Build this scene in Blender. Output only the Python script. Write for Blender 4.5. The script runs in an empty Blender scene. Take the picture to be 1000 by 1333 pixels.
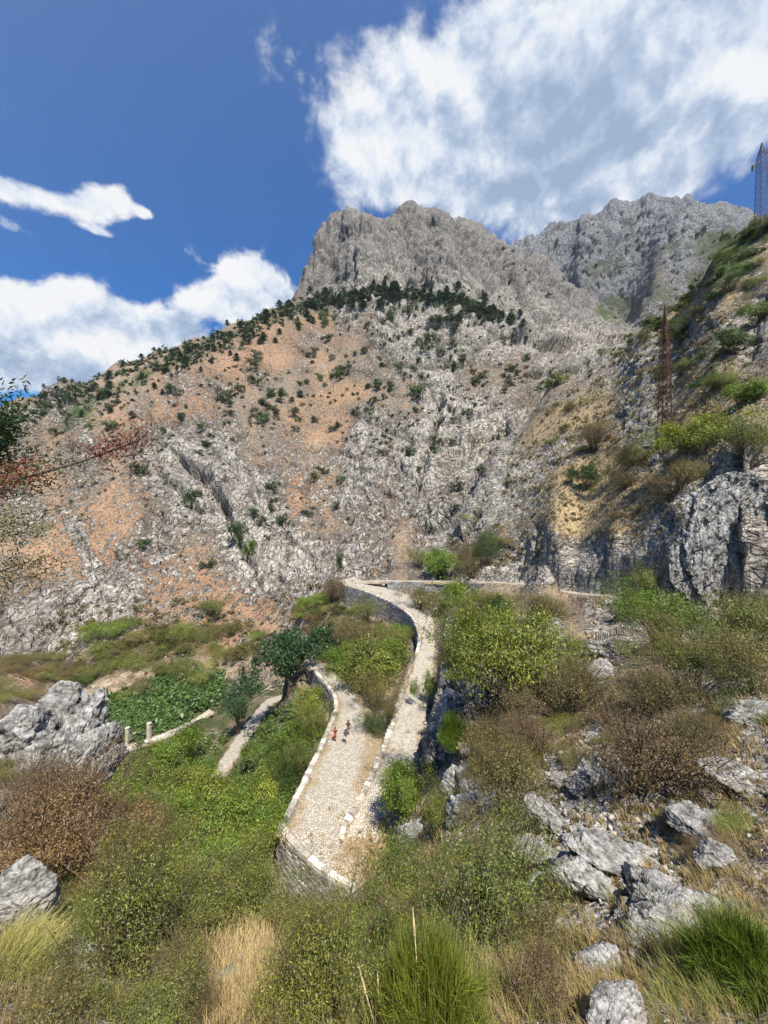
import bpy, bmesh, math, random
import numpy as np
from mathutils import Vector, Matrix

random.seed(7)
RNG = np.random.default_rng(7)
scene = bpy.context.scene
COL = scene.collection
PI = math.pi
F = 500.0            # focal length in photo pixels (photo 1000 x 1333)


def srgb(r, g, b):
    f = lambda c: (c / 255 / 12.92) if c / 255 <= 0.04045 else ((c / 255 + 0.055) / 1.055) ** 2.4
    return (f(r), f(g), f(b), 1.0)


# ------------------------------------------------------------------ numpy noise
_PERM = np.random.default_rng(3).permutation(4096).astype(np.int64)
_GR = np.random.default_rng(4).normal(size=(4096, 3))
_GR /= np.linalg.norm(_GR, axis=1)[:, None]
_RND = np.random.default_rng(5).random((4096, 4))


def _hash(ix, iy, iz):
    return _PERM[(_PERM[(_PERM[ix & 4095] + iy) & 4095] + iz) & 4095]


def perlin(p):
    i = np.floor(p).astype(np.int64)
    f = p - i
    w = f * f * f * (f * (f * 6 - 15) + 10)
    out = 0
    for dx in (0, 1):
        wx = w[:, 0] if dx else 1 - w[:, 0]
        for dy in (0, 1):
            wy = w[:, 1] if dy else 1 - w[:, 1]
            for dz in (0, 1):
                wz = w[:, 2] if dz else 1 - w[:, 2]
                g = _GR[_hash(i[:, 0] + dx, i[:, 1] + dy, i[:, 2] + dz)]
                out = out + wx * wy * wz * (g[:, 0] * (f[:, 0] - dx) + g[:, 1] * (f[:, 1] - dy) + g[:, 2] * (f[:, 2] - dz))
    return out * 1.6


def fbm(p, n=4, gain=0.5):
    s, a = 0, 1.0
    for k in range(n):
        s = s + a * perlin(p * 2 ** k + 17.3 * k)
        a *= gain
    return s


def blocks(p, seed=0):
    """cellular blocks: every cell is a tilted facet with its own height -> (height, edge)"""
    p = p + seed * 13.7
    i = np.floor(p).astype(np.int64)
    n = len(p)
    f1 = np.full(n, 9.0); f2 = np.full(n, 9.0); h = np.zeros(n)
    for dx in (-1, 0, 1):
        for dy in (-1, 0, 1):
            for dz in (-1, 0, 1):
                c = _hash(i[:, 0] + dx, i[:, 1] + dy, i[:, 2] + dz)
                r = _RND[c]
                o = np.stack([p[:, 0] - (i[:, 0] + dx + r[:, 0]), p[:, 1] - (i[:, 1] + dy + r[:, 1]), p[:, 2] - (i[:, 2] + dz + r[:, 2])], 1)
                d = np.sqrt((o * o).sum(1))
                hh = (r[:, 3] - 0.5) + (o * _GR[c]).sum(1) * 0.8
                near = d < f1
                f2 = np.where(near, f1, np.minimum(f2, d))
                h = np.where(near, hh, h)
                f1 = np.where(near, d, f1)
    return h, f2 - f1


def smooth(a, b, x):
    t = np.clip((x - a) / (b - a), 0, 1)
    return t * t * (3 - 2 * t)


# ------------------------------------------------------------------ terrain control points: photo pixel + distance
CP = """
-600 1333 2.5;-600 1150 6;-600 1000 12;-600 850 80;-600 740 170;-600 640 320
-200 1333 3;-200 1200 6;-200 1050 12;-200 900 80;-200 800 130;-200 700 190;-200 560 300
0 1333 3.2;0 1250 5;0 1100 9;30 1025 14;60 1010 20;50 975 40;50 900 100;50 870 125;0 800 150;0 700 190;0 600 250
0 528 320;-100 555 310;30 513 330;80 492 360;150 472 400;200 456 420;250 437 440;300 420 470;350 401 510;380 388 540
60 560 300;100 1333 3.3;100 1200 6;100 1100 10;100 1060 13
150 1333 3.5;150 1200 6.5;150 1110 10;150 1050 16;150 1075 35;150 1030 55;150 1008 66;140 985 78;160 962 88;160 935 100;150 890 115;150 840 130;150 780 160;150 700 195;150 600 255;150 530 310
250 1333 3.5;250 1230 6;250 1150 9.5;250 1120 14;250 1145 28;250 1100 38;250 1040 47;250 990 62;250 950 80;250 922 98;250 890 110;250 850 125;250 790 150;250 700 195;260 600 250;250 500 340
350 1333 3.6;350 1250 6;350 1185 10;350 1170 13;350 1240 24;350 1148 33;330 1085 42;320 1010 56;340 935 80;350 913 92;350 850 120;350 790 145;350 700 200;350 600 260;350 500 350
430 1333 3.8;430 1250 6.5;430 1185 12;430 1200 22;430 1110 31;480 860 72;430 830 92;415 790 112;430 775 112;430 740 130;430 700 190;430 600 275;430 500 370;430 420 480;430 382 560;430 330 590
540 1333 3.8;540 1200 9;540 1135 17;530 1085 28;550 735 118;550 700 140;550 680 160;550 600 230;550 500 340;550 420 450;550 380 540;545 330 600
620 1333 4;620 1200 8.5;620 1100 14;620 1000 22;600 930 30;605 865 40;625 830 48;610 790 72;640 700 110;640 640 130;640 580 160;640 620 200;640 500 330;640 420 460;640 350 580
720 1333 4.2;720 1200 7.5;720 1100 11.5;720 1000 18;720 900 27;720 812 44;720 750 73;720 700 78;720 640 98;720 560 135;720 495 182;720 545 240;730 460 420;740 400 540
800 1333 4.2;800 1200 7;800 1100 10.5;800 1000 16;800 900 24;800 830 35;800 750 64;800 700 66;800 640 82;800 560 112;800 480 145;795 448 170;800 500 220;800 430 480
880 1333 4.2;880 1200 6.5;880 1100 10;880 1000 14.5;880 900 22;880 830 32;880 760 52;880 690 55;870 600 70;880 520 90;880 450 115;885 395 145;880 445 200;840 425 135
980 1333 4.2;980 1200 6.2;980 1100 9;980 1000 13;980 900 19;980 830 27;980 770 42;970 600 46;980 540 58;980 450 78;980 350 98;985 282 115;985 330 170;930 340 110
1100 1333 4;1100 1200 5.5;1100 1000 11;1100 850 24;1100 800 34;1100 600 40;1100 400 60;1100 200 90;1100 260 150
1300 1000 9;1300 800 22;1300 500 36;1300 100 100;1300 200 160
1600 1100 4;1600 800 18;1600 500 30;1600 0 90
388 375 556;395 350 582;405 325 598;418 298 606;432 281 610;455 271 612;478 279 612;500 285 615;515 272 618;540 265 620;565 275 625;590 287 632;620 290 640;640 298 655;655 317 670
690 327 690;720 342 690;760 383 670;800 408 650;830 428 630
655 330 1350;690 313 1400;720 297 1430;760 280 1450;800 263 1500;840 256 1500;880 252 1500;900 262 1500;940 260 1520;970 268 1520;990 285 1500;1050 300 1500;1200 330 1500
700 400 900;760 430 900;820 430 900;900 440 900;980 440 900;760 340 1250;800 400 1000;850 375 1050;880 345 1150;920 330 1200;950 320 1250;840 310 1400
"""
CREST_DROP = [(0, 528, 320), (-100, 555, 310), (80, 492, 360), (150, 472, 400), (250, 437, 440), (350, 401, 510), (380, 388, 540), (432, 281, 610), (500, 285, 615),
              (540, 265, 620), (590, 287, 632), (640, 298, 655), (720, 342, 690), (800, 408, 650),
              (690, 313, 1400), (760, 280, 1450), (840, 256, 1500), (940, 260, 1520), (1050, 300, 1500)]
pts = []
for line in CP.strip().replace("\n", ";").split(";"):
    a, b, c = map(float, line.split())
    pts.append((a, b, c))
for a, b, c in CREST_DROP:
    t = (667 - b) / F
    pts.append((a, 667 - F * (t - 0.10), c * 1.25))
    pts.append((a, 667 - F * (t * 0.55 - 0.05), c * 1.8))

# ------------------------------------------------------------------ footpaths: photo pixel + distance + width in metres
PATHS = {
    # sections: left edge pixel, right edge pixel, height of the surface below the camera
    "terrace": [(360, 1090, 468, 1165, -27.6), (368, 1068, 482, 1095, -27.6), (388, 1030, 486, 1050, -27.6), (404, 998, 492, 1005, -27.8), (418, 968, 500, 972, -28.0), (432, 936, 488, 936, -28.3),
                (438, 912, 470, 905, -28.6), (428, 893, 455, 885, -28.9), (413, 878, 436, 872, -29.2), (400, 869, 416, 862, -29.7), (385, 868, 398, 858, -30.2)],
    "upper": [(446, 1100, 498, 1096, -27.75), (448, 1084, 502, 1080, -27.45), (466, 1050, 512, 1046, -26.8), (488, 1006, 540, 1006, -26.6), (508, 956, 548, 956, -26.4), (524, 906, 561, 906, -26.1), (538, 864, 564, 864, -25.2), (545, 830, 566, 828, -24.0),
              (538, 804, 560, 796, -22.9), (510, 785, 535, 776, -22.1), (478, 771, 500, 763, -21.4), (450, 762, 470, 755, -20.9), (440, 757, 462, 751, -20.7)],
    "traverse": [(470, 757.5, 114, 2.6), (500, 756.5, 110, 2.4), (560, 757, 103, 2.3), (620, 757.5, 96, 2.2), (680, 761, 86, 2.1), (740, 771, 73, 2.1), (800, 777, 62, 2.1), (880, 787, 50, 2.1), (960, 797, 42, 2), (1050, 812, 35, 2), (1200, 850, 26, 2)],
    "valley": [(262, 1035, 54, 2.6), (280, 1015, 58, 2.6), (300, 985, 64, 2.6), (320, 955, 72, 2.6), (340, 927, 82, 2.6), (356, 911, 90, 2.8), (385, 906, 95, 3)],
    "lowest": [(110, 1030, 72, 2.6), (128, 1003, 78, 3), (143, 982, 84, 2.6), (200, 962, 91, 2.4), (245, 944, 97, 2.4), (275, 925, 102, 2.4)],
}


def P(px, py, d):
    return np.array([(px - 500) / F * d, d, (667 - py) / F * d])


def catmull(pts, step=0.5):
    pts = [np.array(p, float) for p in pts]
    out = []
    for i in range(len(pts) - 1):
        p0, p1, p2, p3 = pts[max(i - 1, 0)], pts[i], pts[i + 1], pts[min(i + 2, len(pts) - 1)]
        n = max(2, int(np.linalg.norm((p2 - p1)[:2]) / step))
        for k in range(n):
            t = k / n
            out.append(0.5 * (2 * p1 + (p2 - p0) * t + (2 * p0 - 5 * p1 + 4 * p2 - p3) * t * t + (3 * p1 - p0 - 3 * p2 + p3) * t ** 3))
    out.append(pts[-1])
    return np.array(out)


def PZ(px, py, z):
    d = -z * F / (py - 667)
    return np.array([(px - 500) / F * d, d, z])


PATHLINE = {}; PATHEDGE = {}
for k, v in PATHS.items():
    if len(v[0]) == 5:
        a = catmull([np.concatenate([PZ(r[0], r[1], r[4]), PZ(r[2], r[3], r[4])]) for r in v], 0.5)
        le, re = a[:, :3], a[:, 3:]
        c = (le + re) / 2
        PATHLINE[k] = np.column_stack([c, np.linalg.norm((le - re)[:, :2], axis=1)])
        PATHEDGE[k] = (le, re)
        for r in v:
            q_ = (PZ(r[0], r[1], r[4]) + PZ(r[2], r[3], r[4])) / 2
            pts.append((500 + F * q_[0] / q_[1], 667 - F * q_[2] / q_[1] + 1.5, q_[1]))
    else:
        PATHLINE[k] = catmull([list(P(a, b, d)) + [w] for a, b, d, w in v], 0.6)
        c = PATHLINE[k]
        tn = np.gradient(c[:, :2], axis=0); tn /= np.linalg.norm(tn, axis=1)[:, None]
        nr = np.stack([-tn[:, 1], tn[:, 0], tn[:, 0] * 0], 1) * c[:, 3:4] / 2
        PATHEDGE[k] = (c[:, :3] + nr, c[:, :3] - nr)
        for a, b, d, w in v:
            pts.append((a, b + 1.5, d))

# retaining walls: top edge (running so that the open side is on its left), height below it
WALLS = {
    "corner": [(436, 925, -28.45, 1.6), (430, 940, -28.2, 1.8), (418, 968, -28.0, 2.2), (404, 998, -27.8, 2.8), (388, 1030, -27.6, 3.4), (371, 1064, -27.5, 5.0), (364, 1078, -27.5, 5.8), (380, 1102, -27.55, 5.6), (405, 1126, -27.6, 4.6), (432, 1146, -27.6, 3.4), (460, 1163, -27.6, 2.0)],
    "upper": [(444, 759, -20.8, 4.6), (452, 764, -21.0, 5.2), (478, 772, -21.4, 5.6), (510, 786, -22.1, 4.8), (533, 802, -22.8, 3.4), (542, 818, -23.5, 3.0), (545, 832, -24.0, 2.6), (541, 852, -24.8, 2.0)],
    "bend": [(404, 872, -29.6, 3.2), (413, 880, -29.2, 3.6), (426, 895, -28.9, 3.6), (434, 908, -28.7, 3.0), (436, 925, -28.45, 2.0)],
    "traverse": [(506, 757.6, -19.4, 2.4), (540, 758, -18.9, 3.0), (585, 758.6, -18.2, 3.0), (632, 760, -17.0, 2.2)],
    "valley": [(276, 927, -53.0, 2.4), (245, 946, -53.6, 2.8), (200, 964, -53.7, 2.8), (165, 978, -53.2, 2.6), (140, 992, -52.6, 2.2)],
}
WALLLINE = {}
for k, v in WALLS.items():
    WALLLINE[k] = catmull([list(PZ(a, b, z)) + [h] for a, b, z, h in v], 0.35)
    if k != "valley":
        WALLLINE[k] = WALLLINE[k][::-1].copy()

pts = np.array(pts)
cu, cl, ct = (pts[:, 0] - 500) / F, np.log(pts[:, 2]), (667 - pts[:, 1]) / F
SU, CC = 3.2, 0.06
phi = lambda du, dl: np.sqrt((SU * du) ** 2 + dl ** 2 + CC ** 2)
A = phi(cu[:, None] - cu[None], cl[:, None] - cl[None]) + 0.0
n = len(cu)
M = np.zeros((n + 3, n + 3))
M[:n, :n] = A - np.eye(n) * 0.012
M[:n, n] = 1; M[:n, n + 1] = cu; M[:n, n + 2] = cl
M[n:, :n] = M[:n, n:].T
W = np.linalg.solve(M, np.concatenate([ct, [0, 0, 0]]))


def tsurf(u, l):
    """elevation tangent of the smooth ground at azimuth tangent u, log distance l"""
    u, l = np.broadcast_arrays(np.asarray(u, float), np.asarray(l, float))
    out = np.zeros(u.size); uf, lf = u.ravel(), l.ravel()
    for s in range(0, u.size, 20000):
        e = slice(s, s + 20000)
        out[e] = phi(uf[e, None] - cu[None], lf[e, None] - cl[None]) @ W[:n] + W[n] + W[n + 1] * uf[e] + W[n + 2] * lf[e]
    return out.reshape(u.shape)


# ------------------------------------------------------------------ adaptive grid
uc = np.linspace(-1.06, 1.06, 760)
ue = 1.06 + np.cumsum(np.linspace(0.005, 0.09, 26))
U = np.concatenate([-ue[::-1], uc, ue])
NU = len(U)
LF = np.linspace(math.log(1.3), math.log(2600), 1500)
us = np.linspace(U[0], U[-1], 420)
TS = tsurf(us[:, None], LF[None])
TF = np.array([np.interp(U, us, TS[:, k]) for k in range(len(LF))]).T       # NU x 1500
rm = np.maximum.accumulate(TF, axis=1)
vis = np.diff(rm, axis=1, prepend=rm[:, :1])
rho = vis * 1.0 + 0.0006 + np.abs(np.diff(TF, axis=1, prepend=TF[:, :1])) * 0.12
ker = np.exp(-np.linspace(-2, 2, 41) ** 2); ker /= ker.sum()
rho = np.apply_along_axis(lambda a: np.convolve(np.pad(a, 20, mode="edge"), ker, "valid"), 0, rho)
rho = np.apply_along_axis(lambda a: np.convolve(np.pad(a, 10, mode="edge"), ker[10:31] / ker[10:31].sum(), "valid"), 1, rho)
cdf = np.cumsum(rho, axis=1); cdf = (cdf - cdf[:, :1]) / (cdf[:, -1:] - cdf[:, :1])
NR = 900
q = np.linspace(0, 1, NR)
L = np.array([np.interp(q, cdf[i], LF) for i in range(NU)])
T = np.array([np.interp(L[i], LF, TF[i]) for i in range(NU)])
D = np.exp(L)
G = np.stack([U[:, None] * D, D, T * D], 2)                    # NU x NR x 3


def gauss_field(blobs, px, py):
    out = np.zeros_like(px)
    for x, y, rx, ry, ang, v in blobs:
        c, s = math.cos(math.radians(ang)), math.sin(math.radians(ang))
        a, b = ((px - x) * c + (py - y) * s) / rx, (-(px - x) * s + (py - y) * c) / ry
        out = out + v * np.exp(-(a * a + b * b) ** 1.5)
    return out


# material zones of the ground (bare rock / dry grass / green scrub), stored per vertex
ROCKB = [(540, 330, 180, 62, 0, .9), (440, 330, 50, 70, 0, .4), (720, 400, 110, 70, 40, .8), (620, 380, 90, 40, 20, .3), (840, 290, 170, 36, 0, .8), (760, 350, 80, 50, 30, .5),
         (540, 440, 70, 40, 20, .45), (250, 590, 60, 70, 40, .5), (320, 660, 50, 100, -35, .55), (400, 740, 80, 40, 0, .45), (590, 560, 60, 110, 20, .25), (600, 470, 90, 70, 0, .2), (480, 660, 80, 80, 0, .15),
         (50, 560, 60, 50, 0, .3), (50, 815, 120, 50, -15, .6), (130, 800, 80, 30, -20, .3), (130, 700, 100, 70, 0, .12),
         (650, 640, 90, 45, -35, .55), (740, 580, 90, 22, -25, .3), (840, 510, 40, 80, 15, .75), (960, 420, 60, 60, -40, .4), (700, 730, 110, 28, 0, .9), (820, 720, 80, 26, 0, .8),
         (950, 680, 90, 100, 0, .9), (840, 590, 30, 40, 0, .4), (600, 900, 40, 70, 20, .7), (600, 1010, 40, 60, 0, .4), (740, 1120, 150, 80, 30, .9), (860, 1140, 120, 110, 30, .85), (800, 1000, 120, 40, 0, .35), (800, 1310, 120, 30, 0, .5), (960, 980, 60, 80, 0, .4),
         (790, 820, 30, 40, 0, .4), (690, 1180, 60, 30, 0, .4), (860, 380, 40, 20, -40, .2), (310, 1080, 200, 120, 0, -.7), (470, 850, 80, 60, 0, -.4), (200, 900, 120, 50, 0, -.6)]
DRYB = [(400, 440, 110, 24, -18, .9), (310, 470, 90, 40, -25, .7), (220, 520, 90, 30, -25, .35), (650, 432, 50, 14, 25, .8), (620, 470, 60, 40, 0, .25), (440, 540, 70, 60, 0, .35), (380, 640, 50, 30, 0, .7),
        (470, 590, 22, 40, 0, .6), (540, 620, 40, 40, 0, .3), (150, 680, 120, 60, 20, .35), (60, 740, 90, 50, 0, .3), (230, 760, 110, 40, 0, .45), (300, 800, 70, 40, 0, .5), (430, 750, 30, 30, 0, .2),
        (720, 610, 80, 60, -40, .8), (800, 660, 90, 50, -10, .85), (880, 480, 70, 80, -40, .6), (930, 420, 50, 60, -40, .35), (900, 580, 60, 40, 0, .5), (760, 540, 80, 30, -35, .5), (640, 740, 60, 30, 0, .2), (900, 550, 60, 40, 0, .3), (320, 1240, 60, 60, 0, .8), (700, 970, 80, 60, 0, .4),
        (860, 1050, 120, 80, 0, .4), (800, 1250, 160, 60, 0, .6), (530, 1090, 60, 40, 0, .5), (430, 780, 40, 30, 0, .3), (540, 400, 300, 40, -8, -.2)]
GREENB = [(250, 458, 170, 14, -27, .5), (470, 394, 110, 12, -8, .5), (600, 400, 70, 12, 15, .4), (620, 365, 60, 20, 30, .3), (90, 545, 60, 34, 0, .5), (860, 330, 130, 20, -15, .62), (870, 378, 90, 26, -20, .62), (800, 400, 60, 20, 20, .45), (760, 345, 50, 30, 40, .25), (820, 268, 60, 10, 0, .3),
          (950, 330, 40, 40, -45, .7), (820, 440, 60, 14, -30, .4), (720, 500, 70, 14, -30, .35), (180, 850, 120, 30, 0, .5), (200, 930, 130, 40, -10, .8), (250, 1050, 150, 90, 0, .8), (470, 840, 90, 50, 0, .5), (380, 960, 60, 80, 0, .7), (600, 800, 80, 50, 0, .4),
          (700, 870, 130, 60, 0, .5), (930, 830, 120, 60, 0, .6), (560, 740, 100, 20, 0, .4), (250, 1200, 200, 80, 0, .4), (560, 1250, 140, 80, 0, .5), (930, 500, 70, 60, 0, .5), (900, 600, 60, 40, 0, .4)]

g = G.reshape(-1, 3)
gy = g[:, 1]
ppx, ppy = 500 + F * g[:, 0] / gy, 667 - F * g[:, 2] / gy
du_ = np.gradient(G, axis=0); dr_ = np.gradient(G, axis=1)
N0 = np.cross(du_.reshape(-1, 3), dr_.reshape(-1, 3)); N0 /= np.linalg.norm(N0, axis=1)[:, None] + 1e-9
N0[N0[:, 2] < 0] *= -1
steep = 1 - N0[:, 2]
visible = (TF is not None)
rockf = 0.37 - 0.10 * smooth(610, 690, ppx) * (1 - smooth(200, 300, gy)) * smooth(40, 55, gy) + gauss_field(ROCKB, ppx, ppy) + smooth(0.35, 0.7, steep) * 0.35 * (1 - 0.9 * smooth(610, 690, ppx) * (1 - smooth(200, 300, gy)))
dryf = 0.20 + gauss_field(DRYB, ppx, ppy)
greenf = 0.02 + gauss_field(GREENB, ppx, ppy)
# irregular zone edges
scl = gy[:, None] * 0.10
wob = fbm(np.stack([ppx / 42, ppy / 42, np.log(gy) * 2], 1), 4)
wob2 = fbm(np.stack([ppx / 30 + 40, ppy / 30, np.log(gy) * 2], 1), 4)
wob3 = fbm(np.stack([ppx / 120 + ppy / 300, ppy / 75 + 9, np.log(gy) * 1.2], 1), 3)
rockf = rockf + 0.26 * wob + 0.22 * wob3
dryf = dryf + 0.26 * wob2 - 0.1 * wob - 0.25 * wob3
greenf = greenf + 0.2 * fbm(np.stack([ppx / 26 + 90, ppy / 26, np.log(gy) * 2], 1), 3)

# path carving mask
xy = g[:, :2]
pathw = np.full(len(g), 99.0); pathz = np.zeros(len(g))
for k, line in PATHLINE.items():
    lo, hi = line[:, :2].min(0) - 8, line[:, :2].max(0) + 8
    idx = np.where((xy[:, 0] > lo[0]) & (xy[:, 0] < hi[0]) & (xy[:, 1] > lo[1]) & (xy[:, 1] < hi[1]))[0]
    for s in range(0, len(idx), 20000):
        e = idx[s:s + 20000]
        d2 = ((xy[e, None, :] - line[None, :, :2]) ** 2).sum(2)
        j = d2.argmin(1)
        dist = np.sqrt(d2[np.arange(len(e)), j]) - line[j, 3] / 2
        better = dist < pathw[e]
        pathw[e] = np.where(better, dist, pathw[e]); pathz[e] = np.where(better, line[j, 2], pathz[e])
calm = smooth(0.0, 2.5, pathw)                                  # no rock displacement on the path itself

# rock displacement, octave by octave in world metres; bedding planes dip to the lower left on the right slope, lower right on the left face
side = smooth(560, 660, ppx)
ang = np.where(ppx < 600, math.radians(48), math.radians(-32))
ca, sa = np.cos(ang), np.sin(ang)
bx = g[:, 0] * ca - g[:, 2] * sa
bz = g[:, 0] * sa + g[:, 2] * ca
vert_ = smooth(380, 520, gy)[:, None]
bed = np.stack([bx * 0.5, g[:, 1] * 0.75, bz * 1.25], 1) * (1 - vert_) + np.stack([g[:, 0] * 1.15 + g[:, 2] * 0.2, g[:, 1] * 0.8, g[:, 2] * 0.55], 1) * vert_
sp = gy / 620
amp = np.clip(rockf, 0.1, 1.2) * (1 - 0.45 * smooth(600, 700, ppx) * (1 - smooth(200, 300, gy)))
disp = np.zeros(len(g)); crack = np.zeros(len(g))
for lam in (80.0, 36.0, 16.0, 7.5, 3.4, 1.6, 0.75, 0.36):
    w_ = smooth(2.0, 4.0, lam / sp) * (1 - smooth(0.25, 0.45, lam / gy))
    m = np.where(w_ > 0.01)[0]
    if not len(m):
        continue
    h, e = blocks(bed[m] / lam, seed=int(lam * 10))
    warp = fbm(g[m] / lam * 0.8 + 5, 2)
    a_ = lam * (0.18 if lam > 30 else 0.24 if lam > 10 else 0.26)
    if lam > 20:
        w_ = w_ * (1 - 0.45 * smooth(420, 520, gy) * (1 - smooth(900, 1100, gy)))
    if lam > 12:
        w_ = w_ * (1 - 0.72 * smooth(600, 680, ppx) * (1 - smooth(200, 300, gy)))
    disp[m] += w_[m] * a_ * amp[m] * (h * 0.8 - 0.55 * np.exp(-(e / 0.10) ** 2) + 0.45 * warp)
    crack[m] += w_[m] * np.exp(-(e / 0.09) ** 2) * 0.6
near_fade = smooth(2.5, 7, gy)
rock_gate = 0.25 + 0.75 * smooth(0.25, 0.7, rockf)
disp *= rock_gate * calm * near_fade
lim = (0.035 - 0.013 * smooth(420, 520, gy)) * gy
disp = lim * np.tanh(disp / lim)
# clefts, gullies and overhanging ledges of the mountain face
for cl_, wpx, dep in [([(228, 585), (262, 612), (285, 650), (306, 696), (336, 752)], 5.0, 0.030), ([(574, 522), (562, 565), (550, 612), (538, 655)], 4.5, 0.026), ([(205, 606), (232, 632), (252, 652)], 4.0, 0.02), ([(610, 585), (632, 572), (655, 560)], 7.0, 0.03),
                      ([(455, 640), (470, 590), (480, 545)], 4.0, 0.012), ([(690, 330), (715, 380), (760, 420)], 6.0, 0.02), ([(530, 290), (545, 335), (560, 372)], 4.0, 0.012), ([(470, 285), (462, 330), (455, 370)], 4.0, 0.012), ([(835, 265), (815, 300), (800, 330)], 5.0, 0.016), ([(890, 262), (870, 300), (880, 340)], 5.0, 0.014),
                      ([(100, 690), (112, 730), (128, 780)], 3.0, 0.008), ([(700, 345), (640, 380), (610, 400)], 5, 0.012), ([(650, 330), (668, 370), (700, 420), (720, 460)], 5, 0.016), ([(600, 300), (612, 345), (640, 375)], 4, 0.012)]:
    c_ = np.array(cl_, float)
    m = np.where((gy > 135) & (ppx > c_[:, 0].min() - 40) & (ppx < c_[:, 0].max() + 40) & (ppy > c_[:, 1].min() - 40) & (ppy < c_[:, 1].max() + 40))[0]
    if not len(m): continue
    best = np.full(len(m), 1e9); sd_ = np.zeros(len(m))
    pp_ = np.stack([ppx[m] + 5 * wob[m], ppy[m] + 5 * wob2[m]], 1)
    for a_, b_ in zip(c_[:-1], c_[1:]):
        ab = b_ - a_; t_ = np.clip(((pp_ - a_) @ ab) / (ab @ ab), 0, 1)
        o_ = pp_ - (a_ + t_[:, None] * ab); d_ = np.linalg.norm(o_, axis=1)
        k_ = d_ < best
        best[k_] = d_[k_]; sd_[k_] = (ab[0] * o_[:, 1] - ab[1] * o_[:, 0])[k_]
    prof = -np.exp(-(best / wpx) ** 2) + 0.75 * np.exp(-(best / (wpx * 3.2)) ** 2) * (sd_ < 0)
    disp[m] += dep * gy[m] * prof
    rockf[m] += 0.5 * np.exp(-(best / (wpx * 4)) ** 2)
DIR = N0 * 0.8 + np.array([0, -0.25, 0.25]); DIR /= np.linalg.norm(DIR, axis=1)[:, None]
g = g + DIR * disp[:, None]
mix = 1 - smooth(0.25, 2.2, pathw)
g[:, 2] = g[:, 2] * (1 - mix) + (pathz - 0.22) * mix
g0 = g.copy()
for k, line in WALLLINE.items():                                 # the ground drops away on the open side of each retaining wall
    lo, hi = line[:, :2].min(0) - 6, line[:, :2].max(0) + 6
    idx = np.where((g[:, 0] > lo[0]) & (g[:, 0] < hi[0]) & (g[:, 1] > lo[1]) & (g[:, 1] < hi[1]))[0]
    tn = np.gradient(line[:, :2], axis=0); tn /= np.linalg.norm(tn, axis=1)[:, None]
    for s in range(0, len(idx), 20000):
        e = idx[s:s + 20000]
        d2 = ((g[e, None, :2] - line[None, :, :2]) ** 2).sum(2)
        j = d2.argmin(1)
        o = g[e, :2] - line[j, :2]
        dist = np.sqrt(d2[np.arange(len(e)), j])
        left = tn[j, 0] * o[:, 1] - tn[j, 1] * o[:, 0]
        endc = (j > 1) & (j < len(line) - 2)
        f_ = np.where((left > 0.0) & endc, 1 - smooth(3.0, 5.5, dist), 0)
        tgt = line[j, 2] - line[j, 3] * 0.97 - dist * 0.3
        g[e, 2] = g[e, 2] * (1 - f_) + np.minimum(g[e, 2], tgt) * f_
G = g.reshape(NU, NR, 3)
TT = G[:, :, 2] / G[:, :, 1]


def pick(px, py):
    """first ground point met by the photo pixel's sight line"""
    i = int(np.clip(np.searchsorted(U, (px - 500) / F), 1, NU - 1))
    if abs(U[i - 1] - (px - 500) / F) < abs(U[i] - (px - 500) / F):
        i -= 1
    t = (667 - py) / F
    w = np.where(TT[i] >= t)[0]
    w = w[w > 5]
    k = w[0] if len(w) else NR - 1
    return G[i, k].copy()


def ground(x, y):
    """ground height under (x, y)"""
    i = int(np.clip(np.searchsorted(U, x / y), 1, NU - 1))
    f = (x / y - U[i - 1]) / (U[i] - U[i - 1])
    a, b = np.interp(y, G[i - 1, :, 1], G[i - 1, :, 2]), np.interp(y, G[i, :, 1], G[i, :, 2])
    return float(a * (1 - f) + b * f)


# ------------------------------------------------------------------ mesh helpers
def mesh_from(name, verts, faces=None, quads=None, mat=None, attrs=None, smooth_=False, tris=None):
    me = bpy.data.meshes.new(name)
    verts = np.asarray(verts, np.float32)
    if faces is not None:
        me.from_pydata(verts.tolist(), [], faces)
    else:
        parts = []
        if quads is not None and len(quads):
            parts.append((np.asarray(quads, np.int32), 4))
        if tris is not None and len(tris):
            parts.append((np.asarray(tris, np.int32), 3))
        nl = sum(a.size for a, _ in parts); nf = sum(len(a) for a, _ in parts)
        me.vertices.add(len(verts)); me.vertices.foreach_set("co", verts.ravel())
        me.loops.add(nl); me.loops.foreach_set("vertex_index", np.concatenate([a.ravel() for a, _ in parts]))
        me.polygons.add(nf)
        st = []; o = 0
        for a, k in parts:
            st.append(o + np.arange(len(a)) * k); o += a.size
        me.polygons.foreach_set("loop_start", np.concatenate(st).astype(np.int32))
        me.update(calc_edges=True)
    if attrs:
        for k, v in attrs.items():
            at = me.attributes.new(k, "FLOAT", "POINT")
            at.data.foreach_set("value", np.asarray(v, np.float32))
    if smooth_:
        me.polygons.foreach_set("use_smooth", np.ones(len(me.polygons), bool))
    if mat is not None:
        me.materials.append(mat)
    return me


def add(name, me, parent=None, loc=None, rot=None, scale=None):
    o = bpy.data.objects.new(name, me)
    COL.objects.link(o)
    if parent is not None:
        o.parent = parent
    if loc is not None:
        o.location = loc
    if rot is not None:
        o.rotation_euler = rot
    if scale is not None:
        o.scale = scale
    return o


def tag(o, label=None, cat=None, group=None, kind=None):
    if label: o["label"] = label
    if cat: o["category"] = cat
    if group: o["group"] = group
    if kind: o["kind"] = kind
    return o


def empty(name, loc=(0, 0, 0), rz=0.0):
    o = bpy.data.objects.new(name, None)
    COL.objects.link(o); o.location = loc; o.rotation_euler = (0, 0, rz)
    o.empty_display_size = 0.2
    return o


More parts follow.
